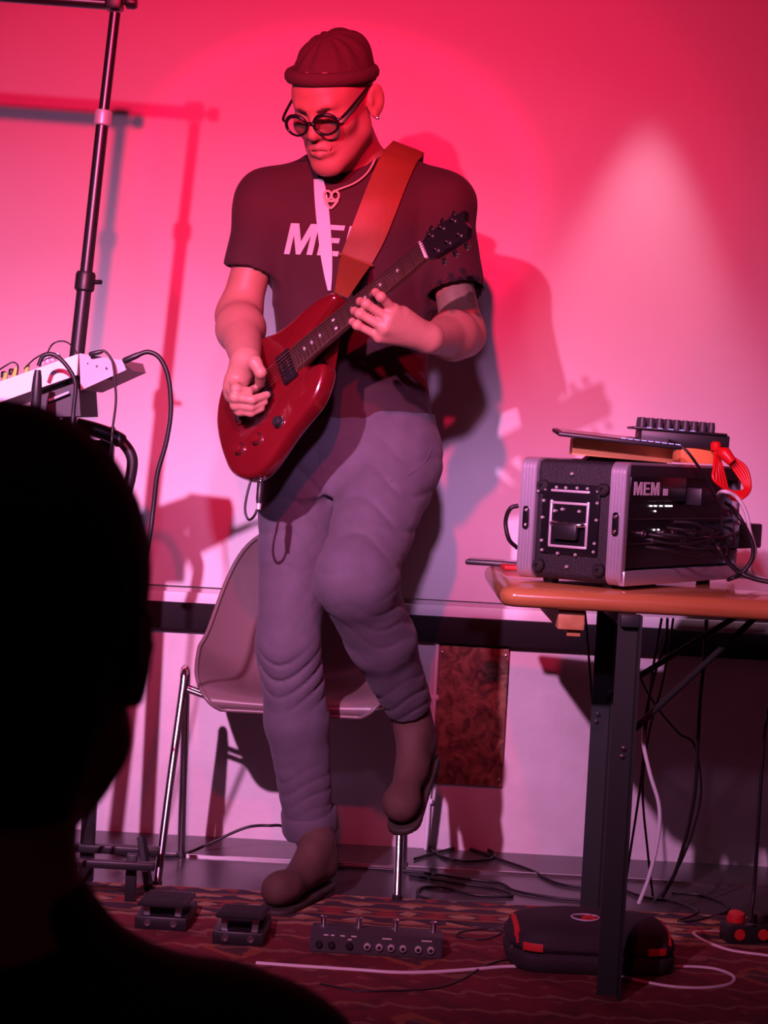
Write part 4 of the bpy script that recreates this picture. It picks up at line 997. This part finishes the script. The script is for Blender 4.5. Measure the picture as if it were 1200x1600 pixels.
bm = NB(); prism(bm, [(.135, hwid(.135)), (NUT, hwid(NUT)), (NUT, -hwid(NUT)), (.135, -hwid(.135))], lambda u, v: gl3(u, v, .0045), lambda u, v: gl3(u, v, .0105))
fb = obj('fretboard', bm, M['fret'], gt, local=True, smooth=0)
fm = None
for i in range(1, 23):
    u = NUT*2**(-i/12)
    if u < .137: break
    h_ = hwid(u)
    obj('fret', box(NB(), gl3(u, 0, .0110), (.0026, 2*h_-.002, .0018), bevel=.0006, seg=1), M['nickel'], fb, local=True)
for i in (3, 5, 7, 9, 12, 15, 17, 19):
    u = NUT*(2**(-i/12)+2**(-(i-1)/12))/2
    for v in ((-.011, .011) if i == 12 else (0,)): obj('inlay_dot', lathe(NB(), [(.0034, 0), (.0034, .0006)], gl3(u, v, .0104), (0, 0, 1), 10), M['pearl'], fb, local=True)
for i in range(6):
    v0, v1 = -.0205+.0082*i, -.0165+.0066*i
    obj('string', cyl(NB(), gl3(.0, v0, .0150), gl3(NUT+.006, v1, .0136), .00055+.00014*(5-i), n=6), M['nickel'], gt, local=True)
obj('nut', box(NB(), gl3(NUT+.002, 0, .010), (.005, .042, .008), bevel=.001), M['pearl'], gt, local=True)
hs = [(NUT+(u-NUT)*.78, v*.85) for u, v in ((NUT+.002, -.022), (NUT+.020, -.034), (NUT+.070, -.040), (NUT+.135, -.034), (NUT+.125, -.010), (NUT+.128, .012), (NUT+.115, .034), (NUT+.060, .034), (NUT+.020, .032), (NUT+.002, .022))]
bm = NB(); prism(bm, hs, lambda u, v: gl3(u, v, -.006-.16*(u-NUT)), lambda u, v: gl3(u, v, .008-.16*(u-NUT))); obj('headstock', bm, M['blackgloss'], gt, local=True, smooth=0)
for s, v in ((-1, -.021), (1, .019)):
    for i in range(3):
        u = NUT+.027+.026*i; tn = obj('tuner', lathe(NB(), [(.005, 0), (.005, .002), (.003, .003), (.003, .014), (.0034, .015)], gl3(u, v, .006-.16*(u-NUT)), (0, 0, 1), 10), M['nickel'], gt, local=True)
        obj('tuner_button', box(NB(), gl3(u, v+s*.024, -.002-.16*(u-NUT)), (.012, .016, .007), bevel=.003), M['nickel'], tn, local=True)
for u in (.042, .112):
    pk = obj('pickup', box(NB(), gl3(u, 0, .004), (.036, .072, .010), bevel=.002), M['blackgloss'], gt, local=True)
    bm = NB()
    for du in (-.009, .009):
        for i in range(6): lathe(bm, [(.0024, 0), (.0024, .0012)], gl3(u+du, -.0255+.0102*i, .009), (0, 0, 1), 8)
    tag(obj('pole_pieces', bm, M['nickel'], pk, local=True), kind='stuff')
obj('bridge', box(NB(), gl3(-.004, 0, .008), (.024, .070, .012), bevel=.003), M['nickel'], gt, local=True)
obj('tailpiece', box(NB(), gl3(-.034, 0, .007), (.014, .078, .012), bevel=.004), M['nickel'], gt, local=True)
for u, v in ((-.010, .098), (-.058, .088), (.052, .100)):
    kb_ = obj('control_knob', lathe(NB(), [(.0115, 0), (.0115, .004), (.0095, .012), (.0085, .013)], gl3(u, v, .0), (0, 0, 1), 18), M['guitar'] if u < .05 else M['black'], gt, local=True)
    obj('knob_ring', lathe(NB(), [(.0140, 0), (.0140, .0024), (.0120, .0032)], gl3(u, v, .0003), (0, 0, 1), 18), M['nickel'], kb_, local=True)
obj('strap_button', lathe(NB(), [(.004, 0), (.004, .008), (.0075, .010), (.0075, .013)], gl3(.263, -.080, -.022), (1, .3, 0), 12), M['nickel'], gt, local=True)
jk = gl3(-.046, .162, -.024)
obj('jack_plate', lathe(NB(), [(.011, -.002), (.011, .002), (.006, .0045), (.006, .006)], jk, (-.15, -1, 0), 14), M['nickel'], gt, local=True)
# strap: a band lying over the chest to the upper horn
def band(rows, th, name, m, parent, label=None):
    Gd = [[Vector(p) for p in r] for r in rows]
    return obj(name, gridmesh(NB(), Gd, th), m, parent, smooth=60, label=label)
def rail(pts, n):
    P = crom([Vector((a, b, c)) for a, b, c in pts], n); return [(p.x, p.y, p.z) for p in P]
rows = []
S_ = rail([(629, 230, 54), (610, 272, 56), (592, 320, 56), (574, 366, 55), (556, 405, 50)], 5)
dirx = Vector((.93, .37))       # across the strap, in the frame
for px, py, wd in S_: rows.append([on_shirt(px+dirx.x*wd*s, py+dirx.y*wd*s, .004) for s in (-.5, -.25, 0, .25, .5)])
back = []
for dy, dz in ((.02, .016), (.055, .022), (.095, .012), (.13, -.02), (.15, -.08)):
    back.append([p+Vector((.012, dy, dz)) for p in rows[0]])
strap = band(back[::-1]+rows, .003, 'strap', M['leather'], gt, 'wide tan leather guitar strap')
horn = G(.270, -.080, -.022)
r1 = rows[-1]; rows2 = []
for k in range(9):
    t = k/8; c = horn.lerp
    row = []
    for j, s in enumerate((-.5, -.25, 0, .25, .5)):
        end = horn+Vector((.93, 0, -.37))*(.030*s)+Vector((0, -.004, 0)); p = r1[j].lerp(end, t); 
        f = on_shirt(*[540-t*22+dirx.x*40*s*(1-t*.4), 420+t*38], .004) if False else p
        row.append(p+Vector((0, -.004-.012*math.sin(math.pi*t), 0)))
    rows2.append(row)
band(rows2, .0028, 'strap_tail', M['leather'], gt, 'stitched strap tail at the guitar horn')
bm = NB(); tube(bm, [rows2[0][0]+Vector((-.004, -.004, 0)), rows2[0][2]+Vector((0, -.004, 0)), rows2[0][4]+Vector((.004, -.004, 0))], .003, 8); obj('strap_seam', bm, M['leather'], gt)
# white ribbon from the neck to the guitar horn
rows = []
for px, py, wd in rail([(497, 277, 15), (501, 305, 20), (505, 345, 21), (509, 390, 19), (512, 425, 13), (514, 452, 5)], 4): rows.append([on_front(px+wd*s, py, .004) for s in (-.5, 0, .5)])
tag(obj('ribbon', gridmesh(NB(), rows, .0015), M['ribbon'], smooth=60), 'white ribbon hanging from the neck across the black t-shirt', 'ribbon')
# lead in the guitar's jack
jw = GR@jk+GO; jd = (GR@Vector((-.15, -1, 0))).normalized(); jd = Vector((-.02, -.15, -1)).normalized()
gc = thing('guitar_lead', 'black guitar lead plugged into the lower bout of the red guitar', 'cable', jw)
obj('plug_sleeve', lathe(NB(), [(.0040, .0), (.0070, .006), (.0068, .036), (.0045, .050)], jw+jd*.006, jd, 14), M['black'], gc)
obj('plug_tip', cyl(NB(), jw-jd*.004, jw+jd*.008, .0035), M['chrome'], gc)
e = jw+jd*.055
obj('plug_relief', cyl(NB(), jw+jd*.040, jw+jd*.064, .0058, .0045), M['silver'], gc)
obj('wire', tube(NB(), crom([e, e+Vector((-.008, 0, -.022)), e+Vector((-.020, .01, -.030)), e+Vector((-.028, .015, -.006)), e+Vector((-.020, .02, .045)), e+Vector((.0, .03, .10))], 6), .0026, 8), M['cable'], gc, smooth=80)
# dark cloth tucked behind the guitar
wbp = [Gp(366, 640, -.05)]
tag(obj('dark_cloth', box(NB(), Gp(374, 642, -.060), (.040, .02, .046), Matrix.Rotation(R_(-20), 3, 'Y'), bevel=.006), M['jeans']), 'dark cloth patch sticking out behind the guitar and picking hand', 'cloth') if False else None
# ================================================================== floor gear
# multi-effect pedal, its rear panel toward us
pl, pr_ = fl(483, 1490, RZ), fl(690, 1502, RZ); PW = (pr_-pl).length; py_ = math.atan2((pr_-pl).y, (pr_-pl).x)
PRt = Matrix.Rotation(py_, 3, 'Z'); pd = thing('effects_pedal', 'long dark grey effects pedal with four footswitches on the rug', 'pedal', (pl+pr_)/2, PRt)
bm = NB(); prism(bm, [(0, .003), (.0, .044), (.012, .048), (.115, .034), (.12, .003)], lambda y, z: (-PW/2, y, z), lambda y, z: (PW/2, y, z))
bmesh.ops.bevel(bm, geom=bm.edges[:], offset=.002, segments=2, affect='EDGES'); obj('housing', bm, M['pedal'], pd, local=True)
for fxn in (.04, .96):
    for y in (.015, .105): obj('rubber_foot', lathe(NB(), [(.008, 0), (.008, .004)], (-PW/2+PW*fxn, y, 0), (0, 0, 1), 10), M['rubber'], pd, local=True)
for f in (.09, .36, .64, .93):
    sw = obj('footswitch', lathe(NB(), [(.0085, 0), (.0085, .003), (.0055, .003), (.0055, .016), (.0065, .017), (.0065, .021), (.004, .0225)], (-PW/2+PW*f, .060, .0405), (0, 0, 1), 14), M['chrome'], pd, local=True)
for i, f in enumerate((.07, .165, .30, .435, .525, .615, .705, .82, .915)):
    j = obj('jack_socket', lathe(NB(), [(.0072, 0), (.0072, .004), (.0052, .007), (.0042, .007), (.004, .003)], (-PW/2+PW*f, 0, .020), (0, -1, 0), 14), M['black'] if i < 3 else M['rivet'], pd, local=True)
    obj('socket_hole', lathe(NB(), [(.0040, 0), (.0038, .0042)], (-PW/2+PW*f, -.0025, .020), (0, -1, 0), 12), M['brass'], j, local=True)
for f, w_, zz in ((.12, .009, .0385), (.17, .007, .0385), (.245, .009, .0385), (.33, .010, .0385), (.58, .018, .0375), (.88, .020, .0375), (.30, .008, .032)):
    obj('printed_mark', box(NB(), (-PW/2+PW*f, -.0004, zz), (w_, .0012, .0022)), M['print'], pd, local=True)
# expression pedals
def treadle(x0, x1, yb, depth, h, label, yaw=0.):
    a, b = fl(x0, yb, RZ), fl(x1, yb, RZ); c = (a+b)/2; w_ = b.x-a.x
    t = thing('volume_pedal', label, 'pedal', c, Matrix.Rotation(yaw, 3, 'Z'))
    obj('base', box(NB(), (0, depth/2, .016), (w_, depth, .028), bevel=.004), M['black'], t, local=True)
    bm = NB(); prism(bm, [(-.004, h-.010), (-.004, h), (depth, .046), (depth, .036)], lambda y, z: (-w_*.46, y, z), lambda y, z: (w_*.46, y, z)); bmesh.ops.bevel(bm, geom=bm.edges[:], offset=.0025, segments=2, affect='EDGES')
    tr = obj('treadle', bm, M['black'], t, local=True)
    for i in range(6):
        y = .01+depth*.15*i; z = h+(.046-h)*(y+.004)/(depth+.004); obj('tread_rib', box(NB(), (0, y, z+.001), (w_*.84, .005, .003)), M['rubber'], tr, local=True)
    for s in (-.3, .3): obj('support', box(NB(), (w_*s, .03, (h+.02)/2-.004), (.012, .02, h-.034)), M['steel'], t, local=True)
    for s in (-.25, .25): obj('jack_socket', lathe(NB(), [(.007, 0), (.007, .004), (.004, .004), (.004, .002)], (w_*s, 0, .017), (0, -1, 0), 12), M['steel'], t, local=True)
    return t
treadle(330, 412, 1480, .165, .066, 'black treadle pedal in front of the standing boot toe', R_(-2))
treadle(208, 292, 1456, .165, .060, 'black treadle pedal partly hidden by the seated head and shoulder', R_(-2))
# soft bag
bl, br = fl(792, 1520, RZ), fl(1058, 1532, RZ); bc = (bl+br)/2; BW = (br-bl).length/2
by = math.atan2((br-bl).y, (br-bl).x); BR = Matrix.Rotation(by, 3, 'Z'); D2 = .115; HB = .098
bagc = Vector((bc.x, bc.y+D2*.92, RZ))
bagt = thing('carry_bag', 'soft black zipped bag with red trim and oval badge under the table', 'bag', bagc, BR)
def bl_(x, y, z): return Vector((x, y, z))
def bagf(P):
    q = P; x = np.abs(q[:, 0])/BW; y = np.abs(q[:, 1])/D2; z = q[:, 2]
    zc = np.clip(z/HB, -1, 1.5); hz_ = np.abs(zc-.42)/.58
    r = (x**5+y**3.2+np.where(zc > .42, hz_**2.4, hz_**4))**(1/3.6)
    return (r-1)*.05
def bag_post(P, d):
    groove = np.exp(-((P[:, 2]-.040)/.004)**2)*.0035+np.exp(-((P[:, 2]-.066)/.003)**2)*.002
    return d+groove+.002*sines(P, 21, 40)
bagP = [Prim(bagf, (0, 0, HB/2), .22, .01), half((0, 0, -1), -.0005)]
V, Q = sdf_arrays(bagP, .005, bag_post); link_mesh('fabric_shell', np_mesh('fabric_shell', V, Q), M['bag'], bagt, True)
def on_bag(x, z, off=.001):      # a point of the bag's front
    q = march(bagP, [(x, -.3, z)], (0, 1, 0), bag_post)[0]; return Vector((q[0], q[1]-off, q[2]))
def on_bagtop(x, y, off=.001):
    q = march(bagP, [(x, y, .3)], (0, 0, -1), bag_post)[0]; return Vector((q[0], q[1], q[2]+off))
for s in (-1, 1):
    obj('zip_seam', tube(NB(), crom([on_bagtop(s*BW*.90, y, .0) for y in (-.085, -.06, -.02, .03, .07)], 4), .003, 6), M['redtrim'], bagt, local=True)
    obj('red_tab', gridmesh(NB(), [[on_bag(s*BW*(.84-.22*k/4)+0, z, .002) for z in (.045, .052, .059)] for k in range(5)], .002), M['redtrim'], bagt, local=True)
obj('zip_pull', box(NB(), on_bag(-BW*.93, .040, .004), (.006, .004, .022), Matrix.Rotation(R_(25), 3, 'Y'), bevel=.001), M['steel'], bagt, local=True)
obj('end_tab', gridmesh(NB(), [[on_bagtop(-BW*(.93-.05*j/2), -.07+.03*k, .003) for j in range(3)] for k in range(4)], .003), M['redtrim'], bagt, local=True)
cxb, cyb = -BW*.02-.010, -.035
loop = [on_bagtop(cxb+.027*math.cos(a), cyb+.021*math.sin(a), .0015) for a in [2*math.pi*k/24 for k in range(24)]]
bdg = obj('oval_badge', tube(NB(), loop, .0016, 6, closed=True), M['badge'], bagt, local=True)
spl = [(-.010, -.004), (-.004, .004), (-.006, .012), (.002, .008), (.008, .013), (.009, .004), (.017, .002), (.011, -.004), (.013, -.011), (.004, -.007), (-.004, -.010)]
bm = NB(); top = [bm.verts.new(on_bagtop(cxb+.004+x*1.25, cyb+y*1.15, .0030)) for x, y in spl]; bm.faces.new(top); r = bmesh.ops.extrude_face_region(bm, geom=bm.faces[:])
for v in [g for g in r['geom'] if isinstance(g, bmesh.types.BMVert)]: v.co.z -= .003
obj('red_emblem', bm, M['redtrim'], bdg, local=True, smooth=0)
# cables on the floor
def fc(name, pts, r, m, label, group=None, z=RZ):
    P = []
    for p in pts:
        P.append(fl(p[0], p[1], (p[2] if len(p) > 2 else 0)+z+r)); 
        if P[-1].y > re+.02 and len(p) < 3: P[-1] = fl(p[0], p[1], r+.0005)
    return cable(name, P, r, m, label, group=group)
fc('floor_cable', [(400, 1505), (440, 1508), (500, 1512), (560, 1516), (620, 1520), (680, 1519), (740, 1515), (785, 1511), (830, 1510)], .0040, M['whitecable'], 'long white cable crossing the rug in front of the effects pedal')
fc('floor_cable', [(960, 1522), (1000, 1533), (1050, 1542), (1100, 1544), (1140, 1538), (1146, 1526), (1120, 1515), (1085, 1511), (1050, 1511)], .0036, M['whitecable'], 'white cable loop on the rug right of the bag')
fc('floor_cable', [(1240, 1500), (1195, 1493), (1140, 1485), (1100, 1470), (1084, 1459), (1095, 1456), (1130, 1457), (1160, 1460)], .0036, M['whitecable'], 'white cable loop beside the red-plugged power strip')
fc('floor_cable', [(500, 1538), (560, 1549), (620, 1549), (680, 1545), (720, 1532), (750, 1514), (775, 1504), (800, 1500)], .0030, M['cable'], 'thin black cable curving over the rug toward the bag')
fc('floor_cable', [(648, 1342), (690, 1330), (730, 1322), (768, 1330), (765, 1342), (720, 1345), (690, 1338), (672, 1322), (700, 1318), (740, 1328), (790, 1346), (830, 1360), (870, 1380), (920, 1388)], .0036, M['cable'], 'tangled black cable beside the rear of the chair', 'black cables heaped on the floor behind the chair')
fc('floor_cable', [(520, 1353), (600, 1358), (660, 1364), (720, 1372), (780, 1380), (805, 1392), (860, 1402), (920, 1408)], .0036, M['cable'], 'black cable running low along the floor strip to the table legs')
fc('floor_cable', [(640, 1368), (700, 1378), (770, 1388), (800, 1400), (740, 1398), (690, 1386), (656, 1388), (660, 1402), (720, 1408), (790, 1412)], .0036, M['cable'], 'black cable folded back on itself at the rug edge')
fc('floor_cable', [(700, 1440), (740, 1448), (790, 1452), (760, 1468), (720, 1466), (718, 1458), (760, 1452), (800, 1458)], .0032, M['cable'], 'small coil of black cable left of the bag')
fc('floor_cable', [(150, 1325), (210, 1336), (270, 1338), (300, 1330), (340, 1312, .02), (385, 1293, .05), (420, 1290, .06), (450, 1296, .05), (500, 1350), (540, 1356)], .0036, M['cable'], 'black cable rising in a low arch behind the standing boot')
fc('floor_cable', [(940, 1375), (1000, 1400), (1050, 1408), (1090, 1425), (1060, 1440), (1100, 1436), (1140, 1420), (1100, 1400), (1050, 1395)], .0034, M['cable'], 'black cable coil on the floor right of the bag')
# hanging cables under the table
def hang(pts, r, m, label, group=None): return cable('hanging_cable', [at(*p) for p in pts], r, m, label, group=group)
hang([(1006, 1140, 4.32), (1006, 1165, 4.32), (1016, 1210, 4.32), (1030, 1260, 4.32), (1028, 1310, 4.32), (1014, 1370, 4.32), (998, 1412, 4.32)], .0044, M['whitecable'], 'white cable hanging in a soft curve under the table')
hang([(1043, 966, 4.30), (1040, 1000, 4.31), (1024, 1050, 4.32), (1012, 1100, 4.32), (1006, 1145, 4.32)], .0030, M['cable'], 'black lead joining the white hanging cable under the table')
hang([(914, 955, 4.40), (918, 1000, 4.42), (924, 1080, 4.43), (930, 1160, 4.44), (936, 1250, 4.45), (940, 1390, 4.5)], .0026, M['cable'], 'thin black cable hanging left of the table legs')
hang([(1034, 966, 4.36), (1026, 1010, 4.38), (1018, 1060, 4.4), (1010, 1130, 4.42), (1000, 1230, 4.44), (985, 1330, 4.48), (975, 1395, 4.52)], .0028, M['cable'], 'black cable hanging just behind the white one')
hang([(1052, 966, 4.34), (1044, 1020, 4.36), (1032, 1080, 4.38), (1015, 1140, 4.40), (1004, 1230, 4.44), (1012, 1330, 4.46), (1020, 1400, 4.5)], .0026, M['cable'], 'black cable crossing behind the white hanging cable')
hang([(988, 1020, 4.30), (1005, 1070, 4.34), (1030, 1110, 4.38), (1060, 1145, 4.42), (1085, 1165, 4.44), (1095, 1240, 4.46), (1075, 1320, 4.48), (1045, 1380, 4.5), (1020, 1410, 4.5)], .0030, M['cable'], 'black cable sagging from the table brace toward the wall')
hang([(1104, 968, 4.30), (1100, 1030, 4.32), (1094, 1090, 4.34), (1090, 1160, 4.36), (1084, 1250, 4.38), (1060, 1350, 4.42), (1035, 1402, 4.46)], .0044, M['cable'], 'thicker black cable hanging below the bracket of the table')
hang([(1206, 1090, 4.20), (1196, 1130, 4.20), (1190, 1200, 4.2), (1184, 1300, 4.2), (1178, 1390, 4.2), (1172, 1440, 4.17)], .0042, M['cable'], 'black cable dropping to the power strip at the right edge')
# power strip with red plugs
sp0 = fl(1172, 1472, RZ)
pst = thing('power_strip', 'dark power strip with red plugs on the rug', 'power strip', sp0, Matrix.Rotation(R_(12), 3, 'Z'))
obj('housing', box(NB(), (.06, 0, .022), (.24, .055, .042), bevel=.006), M['black'], pst, local=True)
for i in range(4):
    xq = -.035+.052*i; p_ = obj('plug', lathe(NB(), [(.019, 0), (.019, .012), (.016, .020), (.008, .023)], (xq, 0, .043), (0, -.2, 1), 12), M['redtrim'] if i % 2 == 0 else M['rubber'], pst, local=True)
    obj('plug_face', lathe(NB(), [(.012, 0), (.011, .003)], (xq, -.0275, .022), (0, -1, 0), 12), M['redtrim'], pst, local=True)
# ================================================================== seated listener in front, seen from behind
YA = 1.12
AC = at(0, 998, YA)
AR = Matrix.Rotation(R_(183), 3, 'Z') @ Matrix.Rotation(R_(4), 3, 'X')
aud = thing('person', 'dark silhouetted seated listener seen from behind, in dark jacket', 'person', (AC.x, AC.y, 0))
ax_, ay_, az_ = AC.x, AC.y-.02, AC.z
sh = az_-.155
audP = head_prims(AC, AR, 1.0, True, True, .84, 14, .008)
audP += [cap((ax_, ay_-.01, az_-.05), (ax_, ay_-.035, sh+.01), .050, .056, .03)]
ASL, ASR = Vector((ax_-.150, ay_-.03, sh-.085)), Vector((ax_+.150, ay_-.03, sh-.085))
def at_secs(g): return loft([(.03, ax_, ay_-.02, .17+g, .13+g), (.12, ax_, ay_-.03, .185+g, .14+g), (.30, ax_, ay_-.03, .165+g, .115+g), (.50, ax_, ay_-.04, .185+g, .12+g), (sh-.09, ax_, ay_-.035, .155+g, .10+g), (sh-.035, ax_, ay_-.03, .09+g, .07+g)], .05, 'u', 2.4)
audP += [at_secs(-.01)]
jacP = [at_secs(.012), cap((ax_, ay_-.03, sh+.01), (ax_, ay_-.03, sh-.02), .060, .075, .03)]
troP = [loft([(.02, ax_, ay_-.02, .18, .14), (.20, ax_, ay_-.03, .19, .14)], .04, 'u', 2.4)]
for s, S in ((-1, ASL), (1, ASR)):
    Eb = Vector((S.x+s*.04, S.y+.05, S.z-.27)); Wr = Vector((ax_+s*.16, S.y+.27, .20))
    audP += [cap((ax_, ay_-.03, sh-.03), S, .05, .055, .05), cap(S, Eb, .05, .042, .02), cap(Eb, Wr, .042, .028, .02), cap(Wr, Wr+Vector((-s*.01, .08, -.02)), .03, .022, .015)]
    for k in range(4): audP += [cap(Wr+Vector((-s*(.028-.018*k), .08, -.02)), Wr+Vector((-s*(.032-.020*k), .15-.01*abs(k-1.5), -.055)), .010, .008, .004)]
    audP += [cap(Wr+Vector((-s*.02, .03, 0)), Wr+Vector((-s*.06, .09, -.02)), .013, .010, .006)]
    jacP += [cap((ax_+s*.03, ay_-.03, sh-.045), S, .055, .064, .06), cap(S, Eb, .064, .058, .03), cap(Eb, Wr-Vector((0, .02, 0)), .056, .042, .03)]
    Kn = Vector((ax_+s*.36, ay_+.33, .13)); An = Vector((ax_-s*.10, ay_+.42+s*.03, .07))
    audP += [cap((ax_+s*.09, ay_, .11), Kn, .07, .05, .03), cap(Kn, An, .048, .034, .02), cap(An, An+Vector((-s*.16, .04, -.02)), .034, .026, .02)]
    troP += [cap((ax_+s*.09, ay_, .11), Kn, .088, .066, .03), cap(Kn, An, .064, .046, .02)]
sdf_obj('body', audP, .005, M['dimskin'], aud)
fl_floor = Prim(lambda P: .004-P[:, 2], (0, 0, 0), 99, 1e-4, 'i')
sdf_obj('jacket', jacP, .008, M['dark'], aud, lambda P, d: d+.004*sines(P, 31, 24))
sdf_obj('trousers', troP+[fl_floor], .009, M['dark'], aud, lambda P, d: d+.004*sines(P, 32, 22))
def hd(x, y, z): return AC+AR@Vector((x, y, z))
hup = AR@Vector((0, .85, .75)).normalized(); hz2 = float(A(hd(0, .03, .012))@A(hup)); hf = AR@Vector((0, -1, 0)); hfz = float(A(hd(0, -.062, 0))@A(hf))
sdf_obj('hair', [ell(hd(0, .017, .036), (.0815, .102, .0935), AR, .01), ell(hd(0, .062, -.03), (.056, .050, .05), AR, .03), cap(hd(0, .05, -.02), (ax_, ay_-.025, az_-.10), .056, .050, .03), Prim(lambda P: np.maximum((P@A(hf))-hfz, -(P[:, 2]-(az_-.088))), A(AC), 99, 1e-4, 'i')], .005, M['hair'], aud, lambda P, d: d+.0012*sines(P, 41, 300), label='short very dark hair')
